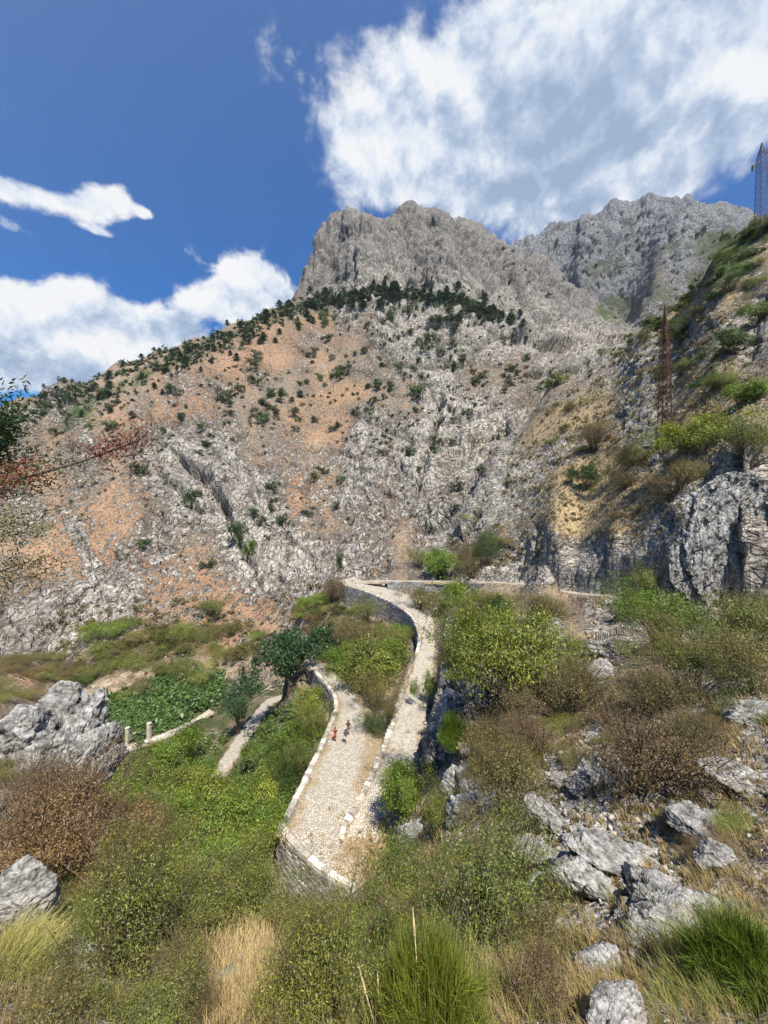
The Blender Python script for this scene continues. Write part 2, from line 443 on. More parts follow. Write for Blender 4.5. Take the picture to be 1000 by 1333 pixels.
# ------------------------------------------------------------------ node helpers
class NT:
    def __init__(s, name):
        s.m = bpy.data.materials.new(name); s.m.use_nodes = True
        s.t = s.m.node_tree; s.t.nodes.clear()
        s.out = s.t.nodes.new("ShaderNodeOutputMaterial")

    def n(s, typ, **kw):
        nd = s.t.nodes.new(typ)
        for k, v in kw.items():
            if k.startswith("i_"):
                key = k[2:]
                key = int(key) if key.isdigit() else key.replace("_", " ")
                s.set(nd.inputs[key], v)
            else:
                setattr(nd, k, v)
        return nd

    def set(s, sock, v):
        if isinstance(v, bpy.types.NodeSocket):
            s.t.links.new(v, sock)
        elif isinstance(v, (int, float)) or not hasattr(sock, "default_value"):
            sock.default_value = v
        else:
            sock.default_value = v

    def math(s, op, a, b=None, c=None, clamp=False):
        nd = s.t.nodes.new("ShaderNodeMath"); nd.operation = op; nd.use_clamp = clamp
        for i, v in enumerate((a, b, c)):
            if v is not None:
                s.set(nd.inputs[i], v)
        return nd.outputs[0]

    def mix(s, f, a, b, mode="MIX"):
        nd = s.t.nodes.new("ShaderNodeMix"); nd.data_type = "RGBA"; nd.blend_type = mode
        s.set(nd.inputs[0], f); s.set(nd.inputs[6], a); s.set(nd.inputs[7], b)
        return nd.outputs[2]

    def noise(s, vec, scale, detail=4, rough=0.55, dist=0.0, out="Fac"):
        nd = s.n("ShaderNodeTexNoise")
        s.set(nd.inputs["Scale"], scale); nd.inputs["Detail"].default_value = detail
        nd.inputs["Roughness"].default_value = rough; nd.inputs["Distortion"].default_value = dist
        if vec is not None: s.set(nd.inputs["Vector"], vec)
        return nd.outputs[out]

    def voro(s, vec, scale, feature="F1", out="Distance", rnd=1.0):
        nd = s.n("ShaderNodeTexVoronoi", feature=feature)
        s.set(nd.inputs["Scale"], scale); nd.inputs["Randomness"].default_value = rnd
        if vec is not None: s.set(nd.inputs["Vector"], vec)
        return nd.outputs[out]

    def step(s, x, a, b):
        nd = s.n("ShaderNodeMapRange", interpolation_type="SMOOTHSTEP")
        s.set(nd.inputs[0], x); s.set(nd.inputs[1], a); s.set(nd.inputs[2], b)
        return nd.outputs[0]

    def ramp(s, x, stops):
        nd = s.n("ShaderNodeValToRGB")
        cr = nd.color_ramp
        while len(cr.elements) < len(stops): cr.elements.new(0.5)
        for e, (p, c) in zip(cr.elements, stops):
            e.position = p; e.color = c if len(c) == 4 else (*c, 1)
        s.set(nd.inputs[0], x)
        return nd.outputs[0]

    def attr(s, name):
        return s.n("ShaderNodeAttribute", attribute_name=name).outputs["Fac"]

    def mapping(s, vec, rot=(0, 0, 0), scale=(1, 1, 1)):
        nd = s.n("ShaderNodeMapping")
        nd.inputs["Rotation"].default_value = rot; nd.inputs["Scale"].default_value = scale
        s.set(nd.inputs["Vector"], vec)
        return nd.outputs[0]

    def bump(s, h, strength=0.5, dist=0.1, normal=None):
        nd = s.n("ShaderNodeBump")
        nd.inputs["Strength"].default_value = strength; s.set(nd.inputs["Distance"], dist)
        s.set(nd.inputs["Height"], h)
        if normal is not None: s.set(nd.inputs["Normal"], normal)
        return nd.outputs[0]

    def done(s, color, rough=0.9, normal=None, spec=0.2):
        b = s.n("ShaderNodeBsdfPrincipled")
        s.set(b.inputs["Base Color"], color); s.set(b.inputs["Roughness"], rough)
        b.inputs["Specular IOR Level"].default_value = spec
        if normal is not None: s.set(b.inputs["Normal"], normal)
        s.t.links.new(b.outputs[0], s.out.inputs[0])
        return s.m


def terrain_mat(name, k, rot=(0, 0.8, 0), st=(0.35, 0.6, 1.4), vs=0.55, gt=(1, 1, 1), rt=(1, 1, 1)):
    """k: size of the finest pattern in metres"""
    s = NT(name)
    co = s.n("ShaderNodeTexCoord").outputs["Object"]
    rock, dry, green, crk, gold = s.attr("rock"), s.attr("dry"), s.attr("green"), s.attr("crack"), s.attr("gold")
    n1 = s.noise(co, 0.16 / k, 4, 0.62)
    n2 = s.noise(co, 0.6 / k, 3, 0.65)
    n3 = s.noise(s.mapping(co, rot, st), 0.8 / k, 4, 0.65)
    v1 = s.voro(s.mapping(co, rot, tuple(0.5 + 0.5 * q_ for q_ in st)), 0.5 / k, "DISTANCE_TO_EDGE")
    # bare limestone: pale faces, grey weathering streaks, dark joints
    rc = s.ramp(n3, [(0.28, (0.10, 0.093, 0.086)), (0.40, (0.27, 0.255, 0.235)), (0.54, (0.48, 0.46, 0.425)), (0.70, (0.66, 0.64, 0.60))])
    rc = s.mix(s.math("MULTIPLY", s.step(n1, 0.50, 0.68), 0.4), rc, (0.19, 0.185, 0.18, 1))
    rc = s.mix(s.math("MULTIPLY", s.step(v1, 0.06, 0.0), vs), rc, (0.06, 0.055, 0.05, 1))
    rc = s.mix(s.math("MULTIPLY", crk, 0.45, clamp=True), rc, (0.06, 0.056, 0.05, 1))
    rc = s.mix(1.0, rc, (*rt, 1), "MULTIPLY")
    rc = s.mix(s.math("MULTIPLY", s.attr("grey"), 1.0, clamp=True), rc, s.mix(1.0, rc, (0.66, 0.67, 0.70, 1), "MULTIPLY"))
    # soil with dry grass
    orange = s.ramp(n2, [(0.28, (0.15, 0.09, 0.052)), (0.5, (0.31, 0.195, 0.118)), (0.72, (0.46, 0.34, 0.225))])
    golden = s.ramp(n2, [(0.28, (0.15, 0.10, 0.052)), (0.5, (0.33, 0.245, 0.135)), (0.72, (0.53, 0.43, 0.27))])
    dg = s.mix(gold, orange, golden)
    soil = s.ramp(n2, [(0.3, (0.12, 0.086, 0.056)), (0.5, (0.27, 0.205, 0.142)), (0.68, (0.42, 0.36, 0.285))])
    base = s.mix(s.step(s.math("ADD", s.math("ADD", dry, s.math("MULTIPLY", s.math("SUBTRACT", n1, 0.5), 1.0)), s.math("MULTIPLY", s.math("SUBTRACT", n2, 0.5), 1.5)), 0.22, 0.62), soil, dg)
    gc = s.ramp(n2, [(0.3, (0.022, 0.035, 0.012)), (0.5, (0.055, 0.075, 0.026)), (0.7, (0.12, 0.125, 0.05))])
    gc = s.mix(1.0, gc, (*gt, 1), "MULTIPLY")
    base = s.mix(s.step(s.math("ADD", green, s.math("MULTIPLY", s.math("SUBTRACT", n2, 0.5), 1.6)), 0.35, 0.6), base, gc)
    rk = s.step(s.math("ADD", rock, s.math("MULTIPLY", s.math("SUBTRACT", n2, 0.5), 2.2)), 0.40, 0.58)
    rk = s.math("MULTIPLY", rk, s.step(s.math("ADD", green, s.math("MULTIPLY", s.math("SUBTRACT", n1, 0.5), 1.2)), 0.85, 0.45))
    col = s.mix(rk, base, rc)
    n4 = s.noise(co, 2.6 / k, 2, 0.6)
    col = s.mix(1.0, col, s.ramp(n4, [(0.3, (0.62, 0.61, 0.60)), (0.5, (1, 1, 1)), (0.7, (1.28, 1.28, 1.27))]), "MULTIPLY")
    hgt = s.math("ADD", s.math("MULTIPLY", n3, rk), s.math("MULTIPLY", n2, 0.6))
    hgt = s.math("ADD", hgt, s.math("MULTIPLY", s.math("MULTIPLY", s.step(v1, 0.0, 0.12), rk), 0.35))
    nb = s.bump(hgt, 0.9, 1.6 * k)
    return s.done(col, 0.95, nb, 0.1)


M_NEAR = terrain_mat("near_ground", 0.16, vs=0.15)
M_MID = terrain_mat("slope_ground", 0.6, (0, 0.55, 0), (0.4, 0.6, 1.3), 0.35, rt=(1.05, 1.0, 0.93))
M_MTN = terrain_mat("mountain_ground", 1.7, (0, 0.15, 0), (1.15, 0.6, 0.5), 0.3, rt=(1.06, 1.0, 0.92))
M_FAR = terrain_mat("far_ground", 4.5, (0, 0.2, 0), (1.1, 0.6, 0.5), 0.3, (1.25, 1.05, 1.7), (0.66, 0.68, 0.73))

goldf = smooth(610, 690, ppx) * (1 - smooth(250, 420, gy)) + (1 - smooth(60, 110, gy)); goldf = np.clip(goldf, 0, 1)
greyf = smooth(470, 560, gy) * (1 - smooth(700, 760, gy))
Lg = L                                                          # split of the sheet into plain setting pieces by distance
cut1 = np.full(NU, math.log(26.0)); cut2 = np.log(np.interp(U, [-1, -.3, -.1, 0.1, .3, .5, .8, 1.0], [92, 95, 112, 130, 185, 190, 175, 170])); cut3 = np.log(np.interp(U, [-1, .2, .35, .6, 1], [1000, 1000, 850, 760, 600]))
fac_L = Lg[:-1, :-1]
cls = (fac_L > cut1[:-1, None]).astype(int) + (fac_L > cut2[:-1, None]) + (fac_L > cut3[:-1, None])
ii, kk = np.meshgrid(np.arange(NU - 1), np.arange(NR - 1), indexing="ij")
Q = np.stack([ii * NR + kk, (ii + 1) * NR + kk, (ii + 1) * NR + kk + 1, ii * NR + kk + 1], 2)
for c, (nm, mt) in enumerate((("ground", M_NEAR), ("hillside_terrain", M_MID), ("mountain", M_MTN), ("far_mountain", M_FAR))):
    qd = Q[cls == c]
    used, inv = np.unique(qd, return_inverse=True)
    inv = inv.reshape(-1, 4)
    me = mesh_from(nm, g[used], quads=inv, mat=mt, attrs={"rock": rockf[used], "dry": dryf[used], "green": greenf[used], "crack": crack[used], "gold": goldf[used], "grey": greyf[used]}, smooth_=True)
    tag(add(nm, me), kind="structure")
# ------------------------------------------------------------------ paths, walls
def stone_mat(name, k=1.0, tint=(1, 1, 1)):
    s = NT(name)
    co = s.n("ShaderNodeTexCoord").outputs["Object"]
    rnd = s.n("ShaderNodeNewGeometry").outputs["Random Per Island"]
    n1 = s.noise(co, 1.2 / k, 5, 0.65); n2 = s.noise(co, 7 / k, 4, 0.6)
    c = s.ramp(s.math("ADD", s.math("MULTIPLY", n1, 0.6), s.math("MULTIPLY", rnd, 0.4)), [(0.25, (0.15 * tint[0], 0.135 * tint[1], 0.115 * tint[2])), (0.5, (0.33 * tint[0], 0.305 * tint[1], 0.27 * tint[2])), (0.75, (0.50 * tint[0], 0.475 * tint[1], 0.43 * tint[2]))])
    c = s.mix(s.math("MULTIPLY", s.step(n2, 0.52, 0.7), 0.5), c, (0.14, 0.125, 0.105, 1))
    return s.done(c, 0.92, s.bump(n2, 0.6, 0.05 * k), 0.15)


def path_mat(name, worn):
    s = NT(name)
    co = s.n("ShaderNodeTexCoord").outputs["Object"]
    across, along = s.attr("across"), s.attr("along")
    v = s.voro(co, 4.6, "DISTANCE_TO_EDGE"); vc = s.voro(co, 4.6, "F1", "Color")
    sepc = s.n("ShaderNodeSeparateColor"); s.set(sepc.inputs[0], vc)
    n1 = s.noise(co, 0.55, 4, 0.6); n2 = s.noise(co, 3.5, 4, 0.65)
    stone = s.ramp(s.math("ADD", s.math("MULTIPLY", sepc.outputs[0], 0.5), s.math("MULTIPLY", n2, 0.5)), [(0.2, (0.38, 0.33, 0.255)), (0.5, (0.51, 0.455, 0.365)), (0.8, (0.61, 0.56, 0.47))])
    stone = s.mix(s.math("MULTIPLY", s.step(v, 0.06, 0.0), 0.28), stone, (0.28, 0.23, 0.17, 1))
    soil = s.ramp(n2, [(0.3, (0.24, 0.165, 0.095)), (0.5, (0.40, 0.30, 0.18)), (0.7, (0.53, 0.44, 0.31))])
    m = s.step(s.math("ADD", s.math("ADD", across, s.math("MULTIPLY", s.math("SUBTRACT", n1, 0.5), 1.3)), s.math("MULTIPLY", s.math("SUBTRACT", n2, 0.5), 0.7)), worn, worn + 0.3)
    c = s.mix(m, stone, soil)
    h = s.math("ADD", s.step(v, 0.0, 0.16), s.math("MULTIPLY", n2, 0.7))
    return s.done(c, 0.95, s.bump(h, 0.8, 0.12), 0.1)


M_WALL = stone_mat("dry_stone", 1.0)
M_WALLG = stone_mat("grey_stone", 1.0, (0.85, 0.87, 0.9))
M_WALLD = stone_mat("dark_stone", 1.0, (0.62, 0.62, 0.62))
M_PALE = stone_mat("pale_stone", 1.0, (1.45, 1.42, 1.35))
M_PATH_T, M_PATH_U = path_mat("terrace_cobbles", 0.42), path_mat("lane_cobbles", 0.78)

for k, (le, re) in PATHEDGE.items():
    n = len(le); m = 15 if k == "terrace" else 9
    s_ = np.linspace(0, 1, m)
    al = np.concatenate([[0], np.cumsum(np.linalg.norm(np.diff((le + re) / 2, axis=0), axis=1))])
    rag = np.stack([fbm(np.stack([al * 0.9, al * 0 + 3 + j * 9, al * 0], 1), 3) for j in range(2)], 1) * (0.5 if k != "traverse" else 0.3)
    V = le[:, None] * (1 - s_[None, :, None]) + re[:, None] * s_[None, :, None]
    dirv_ = (re - le) / np.linalg.norm(re - le, axis=1)[:, None]
    V[:, 0] -= dirv_ * rag[:, :1]; V[:, -1] += dirv_ * rag[:, 1:]
    vv = V.reshape(-1, 3)
    h, e = blocks(vv * np.array([1.7, 1.7, 0.2]), 3)
    vv[:, 2] += np.clip(0.07 * h - 0.05 * np.exp(-(e / 0.12) ** 2) + 0.10 * fbm(vv * 0.35, 3), -0.13, 0.3) + 0.02
    bot = np.stack([V[:, 0], V[:, -1]], 1).reshape(-1, 3) - np.array([0, 0, 0.7])
    i_ = np.arange(n - 1)
    q1 = np.concatenate([np.stack([i_ * m + j, i_ * m + j + 1, (i_ + 1) * m + j + 1, (i_ + 1) * m + j], 1) for j in range(m - 1)])
    b0 = n * m
    q2 = np.stack([i_ * m, (i_ + 1) * m, b0 + (i_ + 1) * 2, b0 + i_ * 2], 1)
    q3 = np.stack([(i_ + 1) * m + m - 1, i_ * m + m - 1, b0 + i_ * 2 + 1, b0 + (i_ + 1) * 2 + 1], 1)
    ac = np.tile(np.abs(s_ - (0.44 if k == "terrace" else 0.5)) * 2, (n, 1)).ravel()
    me = mesh_from("footpath", np.concatenate([vv, bot]), quads=np.concatenate([q1, q2, q3]), mat=M_PATH_T if k == "terrace" else M_PATH_U,
                   attrs={"across": np.concatenate([ac, np.ones(len(bot))]), "along": np.concatenate([np.repeat(al, m), np.zeros(len(bot))])})
    tag(add("footpath", me), kind="structure")


class MB:
    """collects shapes into one mesh"""
    def __init__(s):
        s.v = []; s.f = []

    def box(s, c, ax, ay, az, taper=1.0, jit=0.0):
        b = len(s.v)
        for z in (-1, 1):
            for x, y in ((-1, -1), (1, -1), (1, 1), (-1, 1)):
                k = taper if z > 0 else 1.0
                p = c + ax * x * k + ay * y * k + az * z
                if jit: p = p + RNG.normal(size=3) * jit
                s.v.append(p)
        for f in ((0, 3, 2, 1), (4, 5, 6, 7), (0, 1, 5, 4), (1, 2, 6, 5), (2, 3, 7, 6), (3, 0, 4, 7)):
            s.f.append([b + i for i in f])

    def bar(s, a, b, r0, r1=None, n=4, caps=True):
        a, b = np.array(a, float), np.array(b, float)
        r1 = r0 if r1 is None else r1
        d = b - a; d /= np.linalg.norm(d) + 1e-9
        u = np.cross(d, [0, 0, 1.0]) if abs(d[2]) < 0.9 else np.cross(d, [1.0, 0, 0]); u /= np.linalg.norm(u); v = np.cross(d, u)
        k = len(s.v)
        for p, r in ((a, r0), (b, r1)):
            for i in range(n):
                t = 2 * PI * (i + 0.5) / n
                s.v.append(p + (u * math.cos(t) + v * math.sin(t)) * r)
        for i in range(n):
            j = (i + 1) % n
            s.f.append([k + i, k + j, k + n + j, k + n + i])
        if caps:
            s.f.append([k + i for i in range(n)][::-1]); s.f.append([k + n + i for i in range(n)])

    def tube(s, pts, r0, r1, n=5):
        for i in range(len(pts) - 1):
            f0, f1 = i / (len(pts) - 1), (i + 1) / (len(pts) - 1)
            s.bar(pts[i], pts[i + 1], r0 + (r1 - r0) * f0, r0 + (r1 - r0) * f1, n, caps=(i == len(pts) - 2))

    def ball(s, c, r, sc=(1, 1, 1), n=10, m=7):
        k = len(s.v)
        for i in range(m + 1):
            t = PI * i / m
            for j in range(n):
                p = 2 * PI * j / n
                s.v.append(np.array(c) + r * np.array([math.sin(t) * math.cos(p) * sc[0], math.sin(t) * math.sin(p) * sc[1], math.cos(t) * sc[2]]))
        for i in range(m):
            for j in range(n):
                s.f.append([k + i * n + j, k + (i + 1) * n + j, k + (i + 1) * n + (j + 1) % n, k + i * n + (j + 1) % n])

    def mesh(s, name, mat, sm=False):
        return mesh_from(name, np.array(s.v), faces=s.f, mat=mat, smooth_=sm)

    def build(s, name, mat, parent=None, sm=False):
        return add(name, s.mesh(name, mat, sm), parent)


def stone_wall(line, course=0.34, lens=(0.35, 0.8), thick=0.5, mat=M_WALL, cap=0.0, label="", cat="wall", name="retaining_wall"):
    """dry stone wall hanging below the polyline (x, y, z, height); its face looks to the left of the line"""
    base = line[len(line) // 2, :3].copy()
    base[2] -= line[len(line) // 2, 3]
    root = tag(empty(name, base), label, cat)
    al = np.concatenate([[0], np.cumsum(np.linalg.norm(np.diff(line[:, :2], axis=0), axis=1))])
    tn = np.gradient(line[:, :2], axis=0); tn /= np.linalg.norm(tn, axis=1)[:, None]
    at = lambda s: np.array([np.interp(s, al, line[:, c]) for c in range(4)])
    tat = lambda s: np.array([np.interp(s, al, tn[:, 0]), np.interp(s, al, tn[:, 1]), 0.0])
    mb = MB()
    z0 = line[:, 2].max()
    nrow = int((line[:, 3]).max() / course) + 1
    for r in range(nrow):
        s = RNG.uniform(-0.3, 0)
        while s < al[-1]:
            ln = RNG.uniform(*lens); c = s + ln / 2
            p = at(min(max(c, 0), al[-1])); t = tat(min(max(c, 0), al[-1]))
            hh = course * RNG.uniform(0.97, 1.05)
            if (r + 0.5) * course < p[3]:
                nrm = np.array([-t[1], t[0], 0]); nrm /= np.linalg.norm(nrm) + 1e-9; t /= np.linalg.norm(t) + 1e-9
                out_ = RNG.normal() * 0.022 + 0.05 * r * course
                cc = np.array([p[0], p[1], p[2] - (r + 0.5) * course]) + nrm * (out_ - 0.10) - base
                mb.box(cc, t * (ln / 2 - 0.005), np.array([0, 0, 1.0]) * (hh / 2 - 0.005), nrm * 0.22, taper=0.95, jit=0.013)
            s += ln
    if cap > 0:
        s = 0.0
        while s < al[-1]:
            ln = RNG.uniform(0.4, 0.9); c = min(s + ln / 2, al[-1])
            p = at(c); t = tat(c); t /= np.linalg.norm(t); nrm = np.array([-t[1], t[0], 0])
            mb2 = capmb if s > 0 else (capmb := MB())
            capmb.box(np.array([p[0], p[1], p[2] + cap / 2]) - nrm * 0.22 - base, t * (ln / 2 - 0.015), nrm * RNG.uniform(0.24, 0.32), np.array([0, 0, 1.0]) * cap * RNG.uniform(0.4, 0.62), taper=0.9, jit=0.025)
            s += ln
        capmb.build("coping", M_PALE, root)
    mb.build("stone_face", mat, root)
    # rubble core behind the face
    n = len(line); i_ = np.arange(n - 1)
    nr = np.stack([-tn[:, 1], tn[:, 0], tn[:, 0] * 0], 1)
    top = line[:, :3] - nr * 0.16 - np.array([0, 0, 0.05]); top2 = line[:, :3] - nr * 0.75 - np.array([0, 0, 0.05])
    bot = line[:, :3] - nr * 0.10 - np.stack([line[:, 0] * 0, line[:, 0] * 0, line[:, 3] + 0.4], 1)
    me = mesh_from("rubble_core", np.concatenate([top2, top, bot]) - base, quads=np.concatenate([np.stack([i_, i_ + 1, n + i_ + 1, n + i_], 1), np.stack([n + i_, n + i_ + 1, 2 * n + i_ + 1, 2 * n + i_], 1)]), mat=M_CORE)
    add("rubble_core", me, root)
    return root


sc_ = NT("rubble_core_earth")
M_CORE = sc_.done((0.19, 0.172, 0.15, 1), 1.0, None, 0.0)
stone_wall(WALLLINE["corner"], 0.30, (0.3, 0.75), cap=0.22, label="tall pale stone retaining wall under the hairpin bend of the cobbled path")
stone_wall(WALLLINE["upper"], 0.42, (0.4, 0.9), mat=M_WALLG, cap=0.2, label="curving grey stone wall holding up the far end of the climbing path")
stone_wall(WALLLINE["bend"], 0.40, (0.4, 0.8), mat=M_WALLG, cap=0.2, label="short grey stone wall under the path bend beside the dark green tree")
stone_wall(WALLLINE["traverse"], 0.40, (0.4, 0.9), mat=M_WALLG, label="low straight stone wall under the level path at the cliff foot")
stone_wall(WALLLINE["valley"], 0.42, (0.5, 1.1), mat=M_PALE, cap=0.25, label="pale stone wall with posts in front of the green creepers on the valley floor")

# kerb of rough blocks between the two lanes
le = PATHEDGE["upper"][0]
kb = MB(); s = 0; ke = le[le[:, 1] < 56]
kbase = ke[len(ke) // 2].copy()
for i in range(1, len(ke)):
    t = ke[i] - ke[i - 1]; L_ = np.linalg.norm(t); t = t / L_
    nr = np.array([-t[1], t[0], 0]); nr /= np.linalg.norm(nr)
    for lay in range(2):
        kb.box(ke[i] + nr * (0.12 + RNG.normal() * 0.07) + np.array([0, 0, 0.05 - 0.34 * lay]) - kbase, t * L_ * RNG.uniform(0.38, 0.52), nr * RNG.uniform(0.2, 0.34), np.array([0, 0, RNG.uniform(0.14, 0.24)]), 0.85, 0.04)
ko = tag(add("stone_kerb", kb.mesh("stone_kerb", M_PALE)), "line of rough pale blocks between the lower lane and the climbing lane", "kerb"); ko.location = kbase


# ------------------------------------------------------------------ rocks
def rock_mat(name, tone=1.0, k=1.0, flute=False):
    s = NT(name)
    co = s.n("ShaderNodeTexCoord").outputs["Object"]
    n1 = s.noise(co, 0.5 / k, 4, 0.6)
    n3 = s.noise(s.mapping(co, (0, 0, 0) if flute else (0.3, 0.6, 0), (2.6, 2.6, 0.5) if flute else (0.6, 0.8, 1.6)), 1.7 / k, 5, 0.66)
    n2 = s.noise(co, 7 / k, 4, 0.65)
    c = s.ramp(n3, [(0.30, (0.085 * tone, 0.08 * tone, 0.075 * tone)), (0.42, (0.28 * tone, 0.27 * tone, 0.25 * tone)), (0.55, (0.50 * tone, 0.485 * tone, 0.455 * tone)), (0.75, (0.68 * tone, 0.665 * tone, 0.63 * tone))])
    c = s.mix(s.math("MULTIPLY", s.step(n1, 0.5, 0.7), 0.45), c, (0.22, 0.195, 0.165, 1))
    c = s.mix(s.math("MULTIPLY", s.step(n2, 0.52, 0.68), 0.6), c, (0.16, 0.14, 0.115, 1))
    c = s.mix(s.math("MULTIPLY", s.step(s.noise(co, 1.3 / k, 5, 0.7), 0.56, 0.66), 0.45), c, (0.27, 0.19, 0.11, 1))
    c = s.mix(s.math("MULTIPLY", s.attr("crack"), 0.85, clamp=True), c, (0.05, 0.047, 0.042, 1))
    h = s.math("ADD", n3, s.math("MULTIPLY", n2, 0.3))
    return s.done(c, 0.95, s.bump(h, 1.0, (0.6 if flute else 0.25) * k), 0.12)


M_ROCK, M_ROCKL, M_FLUTE = rock_mat("limestone", 0.84, 0.5), rock_mat("limestone_large", 0.82, 0.8), rock_mat("fluted_limestone", 1.45, 1.4, True)


def ico(sub):
    bm = bmesh.new(); bmesh.ops.create_icosphere(bm, subdivisions=sub, radius=1.0)
    v = np.array([x.co[:] for x in bm.verts]); f = np.array([[x.index for x in p.verts] for p in bm.faces]); bm.free()
    return v, f


ICO = {k: ico(k) for k in (3, 4, 5, 6, 7)}


def rock_mesh(name, size, seed, sub=5, mat=None, rough=0.3, lam=0.45, strata=(0.7, 0.8, 1.5), tilt=0.5, planes=16):
    """a sphere cut by random planes (angular block), then broken up along bedding"""
    v, f = ICO[sub]
    rg = np.random.default_rng(seed)
    pn = rg.normal(size=(planes, 3)); pn /= np.linalg.norm(pn, axis=1)[:, None]
    pd = rg.uniform(0.55, 0.95, planes)
    dt = v @ pn.T
    r = np.where(dt > 0.05, pd[None] / np.maximum(dt, 0.05), 9).min(1)
    r = np.minimum(r, 1.15)
    size = np.array(size, float)
    p = v * r[:, None] * size * 1.18
    nrm = v / size; nrm /= np.linalg.norm(nrm, axis=1)[:, None]
    S = size.mean()
    ct, st = math.cos(tilt), math.sin(tilt)
    b = np.stack([p[:, 0] * ct - p[:, 2] * st, p[:, 1], p[:, 0] * st + p[:, 2] * ct], 1) * np.array(strata)
    d = np.zeros(len(p)); cr = np.zeros(len(p)); l = lam * S * 2
    for o in range(5):
        if l < 5.0 * S / (1.1 * 2 ** sub): break
        h, e = blocks(b / l + seed * 3.1 + o * 7.7)
        d += l * rough * (h * 0.75 - 0.45 * np.exp(-(e / 0.08) ** 2) + 0.15 * fbm(p / l + seed, 2)) * (0.55 if o == 0 else 0.8)
        cr += np.exp(-(e / 0.07) ** 2) * 0.5
        l *= 0.42
    p = p + nrm * d[:, None]
    return mesh_from(name, p, tris=f, mat=mat or M_ROCK, attrs={"crack": cr}, smooth_=False)


def rock(px, py, w, h, label, seed, d=None, dep=None, sub=5, mat=None, cat="rock", name="rock", sink=0.3, rz=0.0, ry=0.0, rough=0.3, lam=0.45, group=None, **kw):
    b = pick(px, py) if d is None else P(px, py, d)
    dd = b[1]
    sx, sz = w * dd / F / 2, h * dd / F / 2
    sy = (dep or (w + h) / 2.6) * dd / F / 2 if dep is None or dep > 3 else dep
    o = add(name, rock_mesh(name, (sx, sy, sz), seed, sub, mat, rough, lam, **kw))
    o.location = b + np.array([0, sy * 0.5, sz * (1 - sink * 2)]); o.rotation_euler = (0, ry, rz)
    tag(o, label, cat, group)
    return o


for i, (px, py, w, h, d, lab) in enumerate([
    (44, 1075, 92, 200, 21.5, "highest pale cracked limestone block of the outcrop at the left edge"),
    (82, 1065, 62, 158, 21.0, "pale cracked block right of the highest one in the left outcrop"),
    (107, 1055, 44, 112, 20.6, "lower pale block at the right flank of the left outcrop"),
    (66, 1062, 50, 112, 19.8, "jagged pale block in front of the highest one in the left outcrop"),
    (95, 1050, 34, 70, 19.4, "small pale block low at the front of the left outcrop"),
    (118, 1040, 24, 50, 19.8, "smallest pale block at the right foot of the left outcrop"),
    (4, 1070, 66, 165, 19.5, "dark shaded limestone block at the far left of the left outcrop"),
    (32, 1070, 50, 110, 18.8, "dark grey block under the highest one in the left outcrop"),
]):
    rock(px, py, w, h, lab, 3 + i * 5, d=d, dep=1.9, sub=6, mat=M_ROCKL, cat="rock outcrop", name="rock_outcrop", ry=0.25, rough=0.5, lam=0.2, sink=0.03, planes=34, tilt=0.9, strata=(0.8, 0.9, 1.7))
rock(22, 1236, 92, 96, "smooth grey boulder above the hanging grass tuft in the lower left corner", 21, d=5.2, sub=6, cat="boulder", name="boulder", rough=0.15, lam=0.5, sink=0.05, ry=-0.15)
for i, (px, py, w, h, d, lab) in enumerate([
    (958, 800, 175, 225, 46, "broad fluted white limestone crag beside the level path"),
    (905, 785, 74, 120, 46.5, "lower white limestone crag at the left foot of the broad fluted crag"),
    (1040, 790, 120, 200, 45, "white limestone buttress running out of the right edge of the picture"),
]):
    rock(px, py, w, h, lab, 130 + i, d=d, dep=3.4, sub=7 if i < 2 else 6, mat=M_FLUTE, cat="cliff", name="rock_cliff", rough=0.5, lam=0.15, sink=0.08, strata=(1.5, 1.2, 0.6), tilt=0.15, ry=0.12, planes=60)
